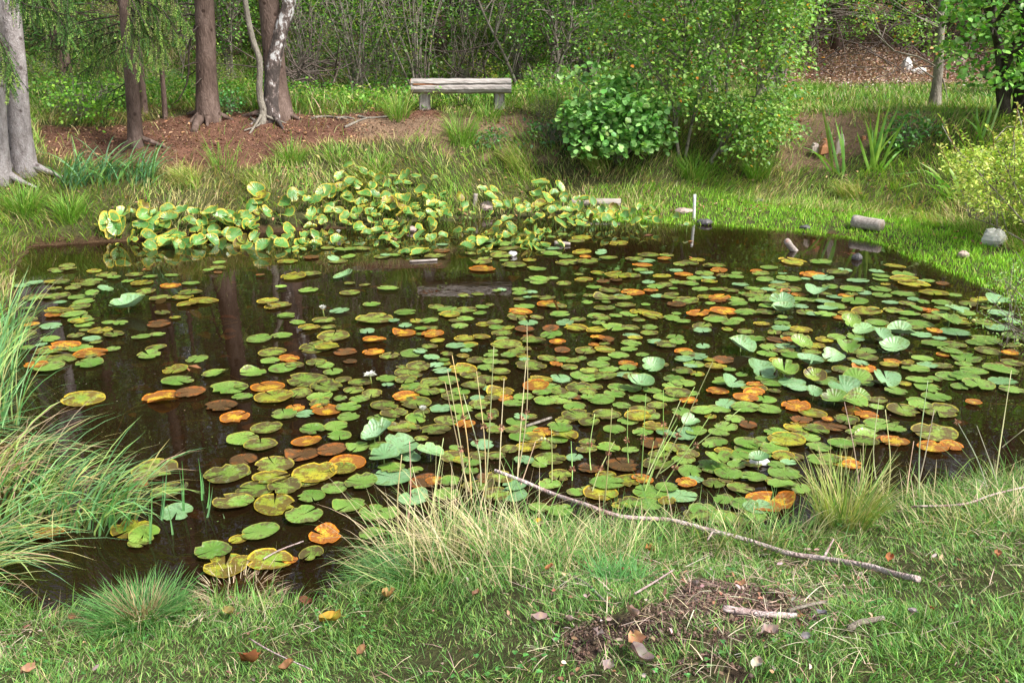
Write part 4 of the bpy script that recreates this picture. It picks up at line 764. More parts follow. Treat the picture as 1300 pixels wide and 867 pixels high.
shrub('goldenrod', 'feathery pale yellow-green fern-like plant right of the bench', 'plant', (685, 152), [([(672, 115), (690, 120), (705, 128), (712, 150), (690, 155), (675, 140)], 1)], .2, 40, 14, .08, .035, [(.36, .42, .10), (.28, .36, .08)], [1, 1], [[(685, 152), (676, 118)], [(690, 152), (690, 122)], [(695, 152), (702, 130)]], lw=.3, stemw=.004)
shrub('nettle_patch', 'leafy green seedlings below the bench on the bank', 'plant', (628, 185), [([(604, 165), (640, 168), (655, 182), (625, 195), (605, 182)], 1)], .25, 22, 8, .1, .05, [(.10, .28, .10), (.08, .2, .05)], [1, 1], [[(628, 185), (625, 170)]], stemw=.004)
shrub('elder_seedling', 'small round-leaved green seedling between the big spruce and the curved stem', 'plant', (290, 146), [([(280, 118), (300, 110), (308, 130), (300, 142), (284, 140)], 1)], .2, 22, 7, .08, .045, [(.12, .34, .10)], [1], [[(292, 148), (294, 115)]], stemw=.004)

# leafy boughs above the thicket: sprays high up, bare stems below
MG = [(.10, .24, .035), (.18, .35, .055), (.06, .16, .028), (.32, .44, .08)]
def overhang(label, foot, poly, dep, ns, stems, cols=MG, wts=(3, 3, 3, .7), leaf=.06, n_=26, size=.3, **kw):
    return shrub('woodland_tree', label, 'tree', foot, [(poly, 1)], dep, ns, n_, size, leaf, list(cols), list(wts), stems, flat_=.2, droop=.45, simple=True, limbn=90, stemw=kw.pop('stemw', .035), **kw)
overhang('young leafy tree right of the leaning birch, its light boughs hanging over the clearing', (470, 128), [(375, -90), (378, 40), (392, 62), (415, 55), (430, 82), (462, 70), (500, 60), (540, 30), (560, -90)], 1.0, 230, [[(470, 128), (478, 90), (470, 40), (460, -30)], [(462, 128), (440, 60), (430, 0)], [(480, 128), (500, 80), (498, 30), (520, -20)]], cols=[(.18, .36, .04), (.28, .48, .07), (.10, .24, .035)], wts=(3, 2, 3))
overhang('leafy tree behind the middle of the bench with slanting pale stems', (560, 118), [(520, -90), (530, 20), (560, 55), (600, 40), (640, 20), (660, -90)], 1.2, 150, [[(560, 118), (552, 70), (530, 0)], [(575, 118), (590, 60), (585, 0)], [(600, 118), (625, 60), (650, 10)]])
overhang('leafy tree right of the bench with thin leaning pale stems', (690, 120), [(620, -90), (640, 30), (672, 62), (710, 50), (745, 70), (770, 30), (770, -90)], 1.2, 190, [[(660, 118), (640, 70), (615, 20), (600, -20)], [(690, 120), (720, 60), (728, 0)], [(705, 120), (708, 60), (690, -10)]])
overhang('low branching shrub left behind the bench', (500, 128), [(440, 85), (470, 72), (520, 80), (535, 110), (500, 128), (450, 125)], .8, 60, [[(500, 128), (480, 90)], [(505, 128), (520, 85)], [(498, 128), (495, 60)]], stemw=.012, leaf=.05, size=.2)
overhang('low leafy shrub right behind the bench', (690, 125), [(650, 95), (700, 80), (735, 100), (730, 130), (670, 128)], .8, 60, [[(690, 125), (670, 80)], [(700, 125), (715, 70)]], stemw=.012, leaf=.05, size=.2)
overhang('yellowish leafy shrub showing above the bench seat', (600, 112), [(555, 84), (600, 70), (650, 78), (655, 98), (560, 100)], .7, 46, [[(600, 112), (590, 75)], [(610, 112), (630, 70)]], stemw=.010, leaf=.06, size=.2, cols=[(.34, .46, .06), (.20, .36, .05), (.5, .46, .08)], wts=(2, 2, 1))
overhang('tall leafy tree whose boughs fill the gap between the mossy spruce and the big spruce', (228, 118), [(185, -90), (190, 30), (215, 55), (245, 60), (300, 60), (318, 30), (330, -90)], 1.2, 150, [[(228, 118), (236, 60), (240, 0)], [(296, 120), (294, 60), (292, 0)]], stemw=.02)
overhang('leafy shrub in the clearing left of the mossy spruce', (100, 150), [(50, 100), (80, 80), (125, 92), (155, 110), (150, 140), (90, 150), (55, 135)], 1.0, 80, [[(100, 150), (80, 110)], [(104, 150), (130, 115)]], stemw=.012, leaf=.055, size=.24, cols=[(.16, .36, .04), (.26, .48, .06), (.09, .22, .03)], wts=(3, 2, 2))
overhang('loose green boughs hanging above the litter slope right of the birch bush', (1020, 95), [(1000, -90), (1005, 60), (1050, 50), (1100, 40), (1160, 48), (1200, 30), (1210, -90)], 1.4, 150, [[(1020, 95), (1035, 40), (1050, -10)], [(1010, 98), (1000, 40), (1010, -20)]], stemw=.03)
# tangle of dead branches under the trees
def tangle(label, px0, px1, py0, py1, Y0, Y1, n_):
    b = G((px0 + px1) / 2, py1); root = empty('dead_branches', b, label, 'branches'); g = Geo()
    for k in range(n_):
        x_, y_ = T_.uniform(px0, px1), T_.uniform(py0, py1); a = at_y(x_, y_, T_.uniform(Y0, Y1)); L_ = T_.uniform(.6, 2.0); d = norm(np.array([[T_.normal(0, 1), T_.normal(0, .4), T_.normal(.1, .6)]]))[0]
        gx_ = [a, a + d * L_ * .5 + T_.normal(0, .08, 3), a + d * L_ + T_.normal(0, .12, 3) - [0, 0, .1]]; gx_ = [q if q[2] > H(q[0], q[1]) + .03 else np.array([q[0], q[1], H(q[0], q[1]) + .03]) for q in gx_]
        tube(g, curve(gx_, 6) - b, np.linspace(T_.uniform(.008, .022), .004, 6), 4, jit(T_, (1, .95, .9), 1, .3, .03)[0], cap=False)
    g.build('tangle', M['deadwood'], root, kind='stuff')
tangle('tangle of dead grey branches in the dark hollow behind the bench', 520, 740, 10, 110, 18.5, 22, 60)
tangle('brown heap of dead brush right of the leaning birch', 365, 430, 80, 108, 17.5, 20, 45)
tangle('dead grey branches lying on the litter slope right of the birch bush', 1000, 1290, 20, 92, 23, 27, 110)

# ------------------------------------------------------------------ thicket and forest behind
def thicket_proto(seed, cols, wts, leaf, hgt, nleaf, spread):
    r = np.random.RandomState(seed); ge, gf = Geo(), Geo(); cs = []
    for k in range(13):
        a = r.uniform(0, 6.28); d = r.uniform(.1, 1) * spread; h_ = hgt * r.uniform(.6, 1.05); P = curve([(r.normal(0, .15), r.normal(0, .15), -.1), (math.cos(a) * d * .35, math.sin(a) * d * .35, h_ * .45), (math.cos(a) * d, math.sin(a) * d, h_)] + r.normal(0, .08, (3, 3)), 10)
        tube(ge, P, np.linspace(r.uniform(.014, .032), .005, 10), 5, jit(r, (1, 1, 1), 1, .3, .02)[0], cap=False)
        for q in range(9):
            i = r.randint(2, 10); e = P[i] + r.normal(0, .35, 3) + [0, 0, .15]; limbs(ge, r, [P[i]], [e], .006, .002, 4); cs.append(e)
        cs += [P[i] + r.normal(0, .12, 3) for i in range(3, 10)]
    cs = np.array(cs); sprays(r, cs, nleaf, .26, .35, leaf, cols, wts, .3, True, gf, .7); return ge, gf
DK = [(.035, .085, .018), (.065, .15, .028), (.14, .25, .04), (.32, .36, .06)]
TH = [(thicket_proto(3, DK, [4, 4, 2, .3], .06, 3.0, 7, 1.1), 'thicket'), (thicket_proto(4, DK, [3, 4, 3, .4], .05, 2.6, 3, 1.3), 'thicket'), (thicket_proto(5, DK, [2, 3, 4, 1], .065, 3.4, 9, 1.2), 'thicket')]
LT = [(.13, .25, .035), (.20, .32, .05), (.30, .38, .07), (.34, .28, .12)]
TL = [(thicket_proto(6, LT, [3, 3, 2, 1], .05, 1.5, 20, .9), 'bush'), (thicket_proto(7, LT, [3, 4, 3, .5], .055, 2.1, 22, 1.0), 'bush')]
SP = {}
def place(pair, name, x, y, sc, rz, label, group, cat='shrub', bark='twig'):
    key = id(pair[0]); loc = (x, y, float(H(x, y)))
    if key in SP: return dup(SP[key], loc, rz, sc, label)
    root = empty(name, loc, label, cat, group, rz); root.scale = (sc,) * 3; pair[0][0].build('stems', M[bark], root, kind='stuff'); pair[0][1].build('foliage', M['broadleaf'], root, kind='stuff'); SP[key] = root; return root
def named_by_x(items, fmt, **kw):
    """items (pixel x, maker): ordinals from the left make each label single"""
    items.sort(key=lambda q: q[0]); W_ = ['leftmost', 'second from the left', 'third from the left', 'fourth from the left', 'fifth from the left', 'sixth from the left', 'seventh from the left', 'eighth from the left', 'ninth from the left', 'tenth from the left', 'eleventh from the left', 'twelfth from the left', 'thirteenth from the left', 'fourteenth from the left', 'fifteenth from the left', 'sixteenth from the left', 'seventeenth from the left', 'eighteenth from the left']
    for k, (x, mk) in enumerate(items): mk(fmt % (W_[min(k, 17)] if k < len(items) - 1 else 'rightmost'))
F_ = np.random.RandomState(77)
rows = [(19.5, [400, 460, 530, 650, 730, 800, 880], TH, 'tall thicket shrub in the second row behind the bench, %s', .95),
        (22.5, [330, 420, 500, 600, 690, 780, 870, 950], TH, 'dark thicket shrub in the third row behind the bench, %s', 1.1),
        (18.5, [60, 118, 225, 300], TL, 'light green bush in the clearing behind the spruces, %s', .5),
        (24.0, [20, 100, 170, 235, 300, 350], TL, 'pale bush far back beyond the spruces, %s', .75),
        (19.5, [1225, 1275, 1335, 1400], TL, 'green bush behind the slender right tree, %s', .9)]
for Y_, xs_, protos, fmt, sc in rows:
    items = []
    for x in xs_:
        px_ = x + F_.uniform(-14, 14); yy = Y_ + F_.uniform(-.7, .7); X_ = (px_ - 650) / F_PX * yy * 1.05
        items.append((px_, (lambda lab, X_=X_, yy=yy, pr=protos[F_.randint(len(protos))], s_=sc * F_.uniform(.85, 1.15), rz=F_.uniform(0, 6.28): place(pr, 'thicket_shrub', X_, yy, s_, rz, lab, 'shrubs behind the pond'))))
    named_by_x(items, fmt)
# dark conifers standing beyond
def conifer_proto(seed, hgt, rad, z0):
    r = np.random.RandomState(seed); gk, gt, gn = Geo(), Geo(), Geo(); tube(gk, curve([(0, 0, -.2), (.03, 0, hgt * .5), (0, 0, hgt)], 14), np.linspace(.19, .03, 14) , 9, rough=.1, rng=r)
    spruce_crown(r, z0, hgt, rad, 120, gt, gn, tw=.7, nl=.2, needles=8)
    for k in range(40):
        z = r.uniform(.4, z0 + 1); a = r.uniform(0, 6.28); L_ = r.uniform(.6, 2.0); dr = np.array([math.cos(a), math.sin(a), 0]); tube(gt, curve([np.array([0, 0, z]), dr * L_ * .5 + [0, 0, z + .05], dr * L_ + [0, 0, z - .35 * r.rand()]] + r.normal(0, .04, (3, 3)), 6), np.linspace(.014, .004, 6), 4, (2.2, 2.1, 2.0) if r.rand() < .5 else (1, 1, 1), cap=False)
    return gk, gt, gn
CF = [conifer_proto(31, 13, 3.0, 1.3), conifer_proto(32, 15, 3.3, 2.0), conifer_proto(33, 11, 2.6, 1.0)]; CS = {}
def conifer(i, x, y, sc, rz, label):
    loc = (x, y, float(H(x, y)))
    if i in CS: return dup(CS[i], loc, rz, sc, label)
    root = empty('forest_conifer', loc, label, 'tree', 'conifers of the forest behind the pond', rz); root.scale = (sc,) * 3
    CF[i][0].build('trunk', M['spruce'], root); CF[i][1].build('boughs', M['darktwig'], root, kind='stuff'); CF[i][2].build('crown', M['needle'], root, kind='stuff'); CS[i] = root; return root
for Y_, xs_, fmt in ((26.5, [-60, 20, 110, 200, 300, 395, 480, 570, 660, 760, 860, 950, 1030, 1110, 1200, 1290, 1370], 'dark forest conifer in the front rank, %s'),
                     (31, [-30, 60, 160, 255, 350, 450, 545, 640, 735, 830, 925, 1010, 1090, 1170, 1260, 1350], 'dark forest conifer in the second rank, %s'),
                     (37, [-40, 70, 190, 310, 430, 550, 670, 790, 910, 1030, 1150, 1270, 1380], 'dark forest conifer in the farthest rank, %s')):
    items = []
    for x in xs_:
        px_ = x + F_.uniform(-18, 18); yy = Y_ + F_.uniform(-1.6, 1.6) + (1.5 if 980 < x < 1240 and Y_ < 30 else 0) + (3.5 if x < 370 and Y_ < 33 else 0) - (2.0 if 380 < x < 900 and Y_ < 30 else 0); X_ = (px_ - 650) / F_PX * yy * 1.05
        items.append((px_, (lambda lab, X_=X_, yy=yy, i=F_.randint(3), s_=F_.uniform(.85, 1.15), rz=F_.uniform(0, 6.28): conifer(i, X_, yy, s_, rz, lab))))
    named_by_x(items, fmt)

# ================================================================== GRASS AND LOW GROWTH
R_ = np.random.RandomState(91)
GR = {'lawn': [(.11, .26, .055), (.19, .36, .08), (.31, .43, .12), (.50, .43, .25), (.34, .25, .17)], 'far': [(.15, .32, .035), (.25, .42, .05), (.36, .45, .09), (.52, .45, .20), (.34, .26, .12)]}
def field(n, xr, yr, keep):
    x = R_.uniform(*xr, n); y = R_.uniform(*yr, n); d = D(x, y); z = H(x, y); px, py, c = project(np.stack([x, y, z], 1))
    k = (c > .5) & (px > -620) & (px < 1950) & (py < 1150) & (R_.rand(n) < keep(x, y, d, px, py) * np.where((px < -100) | (px > 1400) | (py > 930), .45, 1)); return x[k], y[k], z[k], d[k], px[k], py[k]
def ink(poly, px, py): return inpoly(px, py, poly)
# --- foreground lawn
def keep(x, y, d, px, py):
    k = np.where(d > .04, np.clip((2.9 / np.maximum(y, 1.2)) ** 1.3, .2, 1), 0); mud = ink(MUD_PX, px, py) | ink(MUD2_PX, px, py)
    return k * np.where(mud, .04 + .5 * (fnoise(x, y, 4.5) > .6), 1) * (.3 + .7 * (fnoise(x, y, 5) > .36))
x, y, z, d, px, py = field(560000, (-3.6, 6), (1.35, 5.6), keep); n = len(x)
tall = fnoise(x + 3, y, 2.2); edge = np.clip(1 - d / .55, 0, 1); L = (.022 + .036 * R_.rand(n)) * (.6 + .9 * tall) * (1 + 1.9 * edge * R_.rand(n)) * (1 + .3 * (y > 3.2)) * (1 + 1.2 * (R_.rand(n) < .03))
dryness = np.clip(.13 + .35 * edge + .9 * (fnoise(x, y, 1.9) - .5) + .6 * (fnoise(x, y, 7) - .5) + .12 * (x > 1.6), .05, .85)
base = pick(R_, GR['lawn'][:3], [5, 5, 2], n); dry = pick(R_, GR['lawn'][3:], [3, 1], n); isd = R_.rand(n) < dryness * .8
c_ = np.where(isd[:, None], dry, base); g = Geo()
az = fnoise(x, y, 2.2) * 12 + R_.normal(0, 1.4, n)
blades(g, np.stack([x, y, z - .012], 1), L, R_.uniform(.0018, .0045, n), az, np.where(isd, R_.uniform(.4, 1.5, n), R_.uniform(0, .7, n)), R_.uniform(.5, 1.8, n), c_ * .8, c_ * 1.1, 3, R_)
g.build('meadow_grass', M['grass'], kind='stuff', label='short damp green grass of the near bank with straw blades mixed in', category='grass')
# clover and small herbs in the lawn
x, y, z, d, px, py = field(5200, (-3.2, 5), (1.4, 4.6), lambda x, y, d, px, py: np.where((d > .1) & ~ink(MUD_PX, px, py), (fnoise(x + 7, y, 3) > .56) * .9, 0)); n = len(x); g = Geo()
for k in range(3):
    a = k * 2.094 + x * 50; U = np.stack([np.cos(a), np.sin(a), .1 + 0 * a], 1); leaves(g, np.stack([x, y, z + .025 + .02 * np.sin(x * 99)], 1), U, np.tile([0, 0, 1.0], (n, 1)) + R_.normal(0, .2, (n, 3)), .011, .011, pick(R_, [(.08, .26, .06), (.14, .34, .09)], [1, 1], n), .1)
g.build('clover_leaves', M['broadleaf'], kind='stuff', label='patches of small bright green clover leaves in the near lawn', category='clover')
# --- far bank grasses
def keepf(x, y, d, px, py):
    nd = ink(NEEDLE_PX, px, py) & (y > 9.5) | ((x < -7.5) & (y > 11)); bed = ink([(430, 150), (560, 150), (720, 145), (760, 158), (700, 172), (600, 172), (470, 178)], px, py) | ink([(1000, 150), (1095, 140), (1110, 200), (1060, 218), (990, 210)], px, py); wet = (x > 2) & (d < 1.0)
    return np.where(d > .03, 1, 0) * np.where(nd, .04, 1) * np.where(bed, .25, 1) * np.where(wet, 0, 1) * np.where((x > -3.2) & (x < 2) & (d < .45), .12, 1)
x, y, z, d, px, py = field(300000, (-10, 12), (4.5, 17), keepf); n = len(x)
zone = fnoise(x, y, 1.1); L = (.09 + .20 * R_.rand(n)) * (.55 + .9 * fnoise(x + 9, y, 1.7)) * np.where(py < 150, .55, 1); isd = R_.rand(n) < np.clip(.32 + 1.1 * (zone - .5) + .12 * (x < -2), .08, .8)
c_ = np.where(isd[:, None], pick(R_, GR['far'][3:], [3, 1], n), pick(R_, GR['far'][:3], [3, 4, 2], n)); g = Geo()
blades(g, np.stack([x, y, z - .02], 1), L, R_.uniform(.005, .010, n), fnoise(x, y, .7) * 12 + R_.normal(0, .9, n), R_.uniform(0, .6, n), R_.uniform(.7, 2.1, n), c_ * .85, c_ * 1.15, 2, R_)
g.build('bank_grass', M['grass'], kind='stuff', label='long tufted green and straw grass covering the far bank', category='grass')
# --- bright short turf by the right shore
x, y, z, d, px, py = field(130000, (1.0, 9), (5, 13), lambda x, y, d, px, py: np.where((d > -.10) & (d < 1.7), np.clip(1.35 - d * .5, 0, 1) * (fnoise(x, y, 4) > .28), 0)); n = len(x); g = Geo(); z = np.maximum(z, 0)
c_ = pick(R_, [(.22, .50, .03), (.32, .58, .05), (.42, .50, .10)], [4, 4, 1], n)
blades(g, np.stack([x, y, z - .01], 1), .03 + .05 * R_.rand(n) + .03 * np.clip(d, 0, 1), R_.uniform(.005, .009, n), R_.uniform(0, 6.28, n), R_.uniform(0, .5, n), R_.uniform(.3, 1.3, n), c_ * .9, c_ * 1.1, 2, R_)
g.build('marsh_turf', M['grass'], kind='stuff', label='bright yellow-green short marshy turf along the right shore', category='grass')
# --- growth in the clearing behind
x, y, z, d, px, py = field(90000, (-13, 12), (14.6, 29), lambda x, y, d, px, py: (py < 150) * np.where((x > 5) & (y > 23.4), .02, 1) * np.where((y < 16.5) & (np.abs(x) < 2.5), .5, 1)); n = len(x); g = Geo()
tanz = fnoise(x, y, .5); isd = R_.rand(n) < np.where(x < -2.5, .22 + .6 * (y > 17.5) * (tanz > .42), .2)
c_ = np.where(isd[:, None], pick(R_, [(.52, .44, .24), (.40, .31, .18)], [1, 1], n), pick(R_, [(.10, .24, .03), (.18, .34, .05), (.26, .38, .07)], [3, 3, 2], n))
blades(g, np.stack([x, y, z - .02], 1), (.15 + .25 * R_.rand(n)) * np.where(x > 3, .6, 1), R_.uniform(.010, .02, n), R_.uniform(0, 6.28, n), R_.uniform(0, .5, n), R_.uniform(.4, 1.7, n), c_ * .85, c_ * 1.15, 3, R_)
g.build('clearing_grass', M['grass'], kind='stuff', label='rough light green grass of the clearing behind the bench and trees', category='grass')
x, y, z, d, px, py = field(9500, (-13, 3), (14.2, 24), lambda x, y, d, px, py: (py < 142) * np.where(x < -2.0, .8, .35) * (fnoise(x, y, 1.1) > .42)); n = len(x); g = Geo()
sprays(R_, np.stack([x, y, z + R_.uniform(.03, .32, n)], 1), 8, .12, .3, .06, [(.09, .26, .03), (.17, .36, .04), (.30, .42, .06), (.50, .46, .18)], [4, 4, 2, .8], .3, True, g)
g.build('herb_layer', M['broadleaf'], kind='stuff', label='leafy bright green herbs growing thickly behind the spruce trunks', category='undergrowth')
# --- leaf litter, needles and crumbs
def litter(name, label, n_, xr, yr, keep_, size, cols, mat='dry', up=.01):
    x, y, z, d, px, py = field(n_, xr, yr, keep_); n = len(x); g = Geo()
    leaves(g, np.stack([x, y, z + up * R_.rand(n) + .005], 1), np.stack([R_.normal(0, 1, n), R_.normal(0, 1, n), R_.normal(0, .35, n)], 1), R_.normal(0, .4, (n, 3)) + [0, 0, 1], size * R_.uniform(.5, 1.4, n), size * .55, pick(R_, cols, [1] * len(cols), n, .3), .25)
    g.build(name, M[mat], kind='stuff', label=label, category='litter')
BRN = [(.27, .14, .08), (.19, .095, .06), (.38, .25, .16), (.12, .07, .05)]
litter('needle_litter', 'reddish brown needles and leaf litter on the bare knoll under the spruces', 30000, (-8, 1), (10.5, 16.5), lambda x, y, d, px, py: np.where(ink(NEEDLE_PX, px, py), 1, .02), .028, BRN)
litter('leaf_litter', 'pinkish brown fallen leaves banked on the slope beyond the grass clearing', 42000, (3, 16), (19.5, 30), lambda x, y, d, px, py: np.where(y > 22.8, 1, .03), .075, [(.44, .32, .24), (.36, .24, .17), (.54, .44, .38), (.22, .16, .12)], up=.15)
litter('bank_litter', 'dry brown leaves and stems among the grass on the far bank', 9000, (-6, 9), (10, 16), lambda x, y, d, px, py: np.where((d > .5) & (fnoise(x, y, 2) > .5), .8, .08), .05, BRN + [(.5, .3, .15)], up=.05)
litter('lawn_litter', 'small dead brown leaf scraps scattered in the near lawn', 5200, (-3, 5), (1.4, 5), lambda x, y, d, px, py: np.where(d > .1, .25 + .75 * (ink([(690, 700), (1120, 700), (1060, 867), (700, 867)], px, py)), 0) * (.2 + .8 * (fnoise(x, y, 4) > .5)), .022, BRN + [(.42, .32, .28)], up=.03)
# crumbly soil in the foreground
x, y, z, d, px, py = field(60000, (-.5, 2.2), (1.5, 3.4), lambda x, y, d, px, py: (ink(MUD_PX, px, py) | ink(MUD2_PX, px, py)) * 1.0 * (fnoise(x, y, 9) > .36)); n = len(x); g = Geo()
s_ = R_.uniform(.0015, .0065, n) * (1 + (R_.rand(n) < .04)); oc = np.array([(1, 0, 0), (0, 1, 0), (-1, 0, 0), (0, -1, 0), (0, 0, 1.0), (0, 0, -1)])
V = np.stack([x, y, z + .004], 1)[:, None, :] + oc[None] * s_[:, None, None] * R_.uniform(.6, 1.2, (n, 6, 1)); bs = (np.arange(n) * 6)[:, None]
g.add(V, None, np.concatenate([bs + np.array(f) for f in ((0, 1, 4), (1, 2, 4), (2, 3, 4), (3, 0, 4), (1, 0, 5), (2, 1, 5), (3, 2, 5), (0, 3, 5))]), np.repeat(pick(R_, [(.12, .08, .06), (.18, .12, .09), (.075, .05, .04)], [2, 2, 1], n), 6, 0))
g.build('soil_crumbs', M['dry'], kind='stuff', label='loose dark brown crumbs of soil in the worn patch of lawn', category='soil')

# straws, rootlets and dead blades lying criss-cross over turf and soil
x, y, z, d, px, py = field(16000, (-3.2, 5), (1.4, 5), lambda x, y, d, px, py: np.where(d > .05, .10 + .9 * (ink([(660, 700), (1120, 690), (1100, 867), (660, 867)], px, py) | (x > 1.8) | (d < .35)), 0)); n = len(x); g = Geo()
blades(g, np.stack([x, y, z + R_.uniform(.0, .03, n)], 1), R_.uniform(.03, .14, n), R_.uniform(.0015, .0035, n), R_.uniform(0, 6.28, n), R_.uniform(1.1, 1.6, n), R_.uniform(1.4, 2.0, n), pick(R_, [(.60, .50, .36), (.44, .33, .25), (.30, .20, .15)], [4, 3, 2], n), None, 3, R_)
g.build('dead_thatch', M['dry'], kind='stuff', label='straw-coloured dead blades and rootlets lying criss-cross over turf and soil', category='thatch')

# ------------------------------------------------------------------ tussocks
def tussock(name, label, cat, foot, n, rad, Lr, w, azc, azs, th0, th1, cols, wts, group=None, segs=6, foots=None, tipk=1.1, cdry=None, zoff=-.02, wide=False):
    b = G(*foot); root = empty(name, b, label, cat, group); g = Geo(); pts = [G(*f) for f in (foots or [foot])]; i = R_.randint(len(pts), size=n); a = R_.uniform(0, 6.28, n); r = rad * np.sqrt(R_.rand(n))
    P = np.array(pts)[i] - b + np.stack([r * np.cos(a), r * np.sin(a), 0 * a + zoff], 1); P[:, 2] = H(P[:, 0] + b[0], P[:, 1] + b[1]) - b[2] + zoff; P[:, 2] = np.maximum(P[:, 2], -b[2] - .06)
    if azs > 3: az = a + R_.normal(0, .5, n)
    else: az = R_.normal(azc, azs, n)
    c_ = pick(R_, cols, wts, n, .15, .05); blades(g, P, R_.uniform(*Lr, n), R_.uniform(.6, 1.2, n) * w, az, R_.uniform(*th0, n), R_.uniform(*th1, n), c_ * .9, c_ * tipk, segs, R_)
    g.build('blades', M['grass'], root, kind='stuff'); return root
SG = [(.14, .36, .12), (.24, .46, .20), (.36, .52, .16), (.56, .52, .22), (.52, .36, .24)]
tussock('sedge_tussock', 'big blue-green sedge tussock arching over the water, its tips reaching farthest right', 'sedge', (110, 660), 190, .11, (.36, .64), .0105, .0, .55, (.0, .22), (1.0, 2.3), SG, [4, 4, 4, 2, .5], 'sedge tussocks at the left edge', foots=[(50, 655), (85, 668), (115, 665), (140, 668)])
tussock('sedge_tussock', 'tall yellowing sedge tussock with reddish dead blades at the left edge', 'sedge', (20, 610), 250, .15, (.45, .74), .010, .0, .8, (.0, .35), (1.1, 2.4), SG, [3, 2, 4, 4, 3], 'sedge tussocks at the left edge', foots=[(-40, 640), (-5, 620), (20, 625), (-70, 590), (0, 670)])
tussock('sedge_tussock', 'upright green sedge at the left edge, the tussock farthest from the viewer', 'sedge', (0, 505), 190, .16, (.5, .8), .010, .3, 1.0, (.0, .35), (.4, 1.7), SG, [4, 4, 3, 1.5, .5], 'sedge tussocks at the left edge', foots=[(-30, 500), (-10, 470), (5, 440), (-10, 540)])
tussock('sedge_tussock', 'low sedge blades sweeping over the dark water in the lower left corner', 'sedge', (-60, 735), 120, .12, (.45, .72), .009, .15, .45, (.5, 1.0), (1.5, 2.1), SG, [3, 4, 4, 3, 1.5], 'sedge tussocks at the left edge', foots=[(-80, 740), (-50, 720), (-60, 700)])
FG = [(.07, .19, .05), (.11, .27, .07), (.16, .34, .09), (.46, .38, .20)]
tussock('grass_tussock', 'round fine-bladed green grass tussock with a dead centre, bottom left', 'grass tussock', (178, 785), 1100, .13, (.10, .24), .0035, 0, 9, (.2, .9), (.9, 1.9), FG, [3, 4, 3, .6], segs=5)
tussock('dead_tussock_heart', 'straw-coloured dead heart of the round green tussock', 'dead grass', (178, 780), 170, .06, (.10, .18), .004, 0, 9, (.0, .7), (.4, 1.4), [(.46, .34, .20), (.32, .22, .13)], [1, 1], segs=4)
tussock('dead_tussock', 'matted pale dead grass tussock hanging over the pond edge, bottom left of centre', 'grass tussock', (298, 755), 800, .13, (.10, .20), .0042, 0, 9, (.2, 1.2), (1.2, 2.6), [(.60, .47, .32), (.42, .31, .20), (.14, .28, .06)], [4, 2, .6], segs=5)
STW = [(.64, .54, .33), (.48, .46, .22), (.20, .36, .09), (.12, .27, .06)]
tussock('straw_tussock', 'big straw-coloured grass tussock at the left foot of the long fallen branch', 'grass tussock', (600, 705), 400, .16, (.20, .52), .0042, 2.4, 1.2, (.0, 1.0), (.6, 2.4), STW, [7, 2, 2, 1], foots=[(560, 712), (600, 712), (650, 705), (530, 725)])
tussock('grass_tussock', 'green and straw grass mound below the middle of the fallen branch', 'grass tussock', (700, 700), 620, .2, (.14, .34), .0042, 1.2, 1.8, (.0, .9), (.7, 2.0), STW, [2, 3, 4, 4], foots=[(690, 705), (740, 715), (660, 730), (800, 705)])
tussock('grass_tussock', 'dark green flopping grass left of the straw tussock by the water', 'grass tussock', (505, 735), 330, .12, (.14, .28), .0045, 3.0, .7, (.3, 1.0), (1.2, 2.0), [(.09, .22, .07), (.15, .30, .09), (.3, .3, .12)], [3, 3, 1])
tussock('sedge_tussock', 'stiff yellowing sedge tussock standing at the near water edge on the right', 'sedge', (1072, 665), 380, .12, (.16, .42), .0055, 0, 9, (.0, .45), (.3, 1.3), [(.36, .44, .12), (.52, .48, .22), (.20, .34, .09)], [3, 4, 2])
tussock('straw_tussock', 'loose straw-coloured grass on the near bank at the right edge', 'grass tussock', (1230, 650), 560, .3, (.10, .30), .0045, 0, 9, (.0, 1.1), (.6, 1.8), STW, [5, 3, 3, 2], foots=[(1180, 662), (1240, 668), (1290, 662), (1330, 670)])
tussock('grass_tussock', 'soft green grass between the fallen branch and the stiff sedge', 'grass tussock', (960, 690), 420, .16, (.12, .30), .0042, 0, 9, (.0, .7), (.5, 1.7), STW, [1, 3, 4, 3], foots=[(900, 690), (960, 695), (1010, 690)])
tussock('grass_tussock', 'thick dark grass tuft growing on the lawn below the branch', 'grass tussock', (785, 738), 240, .09, (.08, .18), .004, 1.5, 1.3, (.2, .8), (1.0, 1.9), [(.08, .24, .06), (.13, .32, .08)], [1, 1])
WT = [(.10, .25, .12), (.16, .32, .14), (.20, .38, .10)]
for k, (f, lab) in enumerate((((90, 235), 'wide-bladed dark green sedge clump right of the pale left trunks'), ((135, 232), 'wide-bladed sedge clump in front of the mossy spruce foot'), ((180, 232), 'wide-bladed sedge clump just below the mossy spruce foot'))):
    tussock('wide_sedge', lab, 'sedge', f, 60, .18, (.4, .75), .022, .2, 1.3, (.0, .7), (1.0, 2.0), WT, [2, 2, 1], 'wide sedge clumps on the left bank')
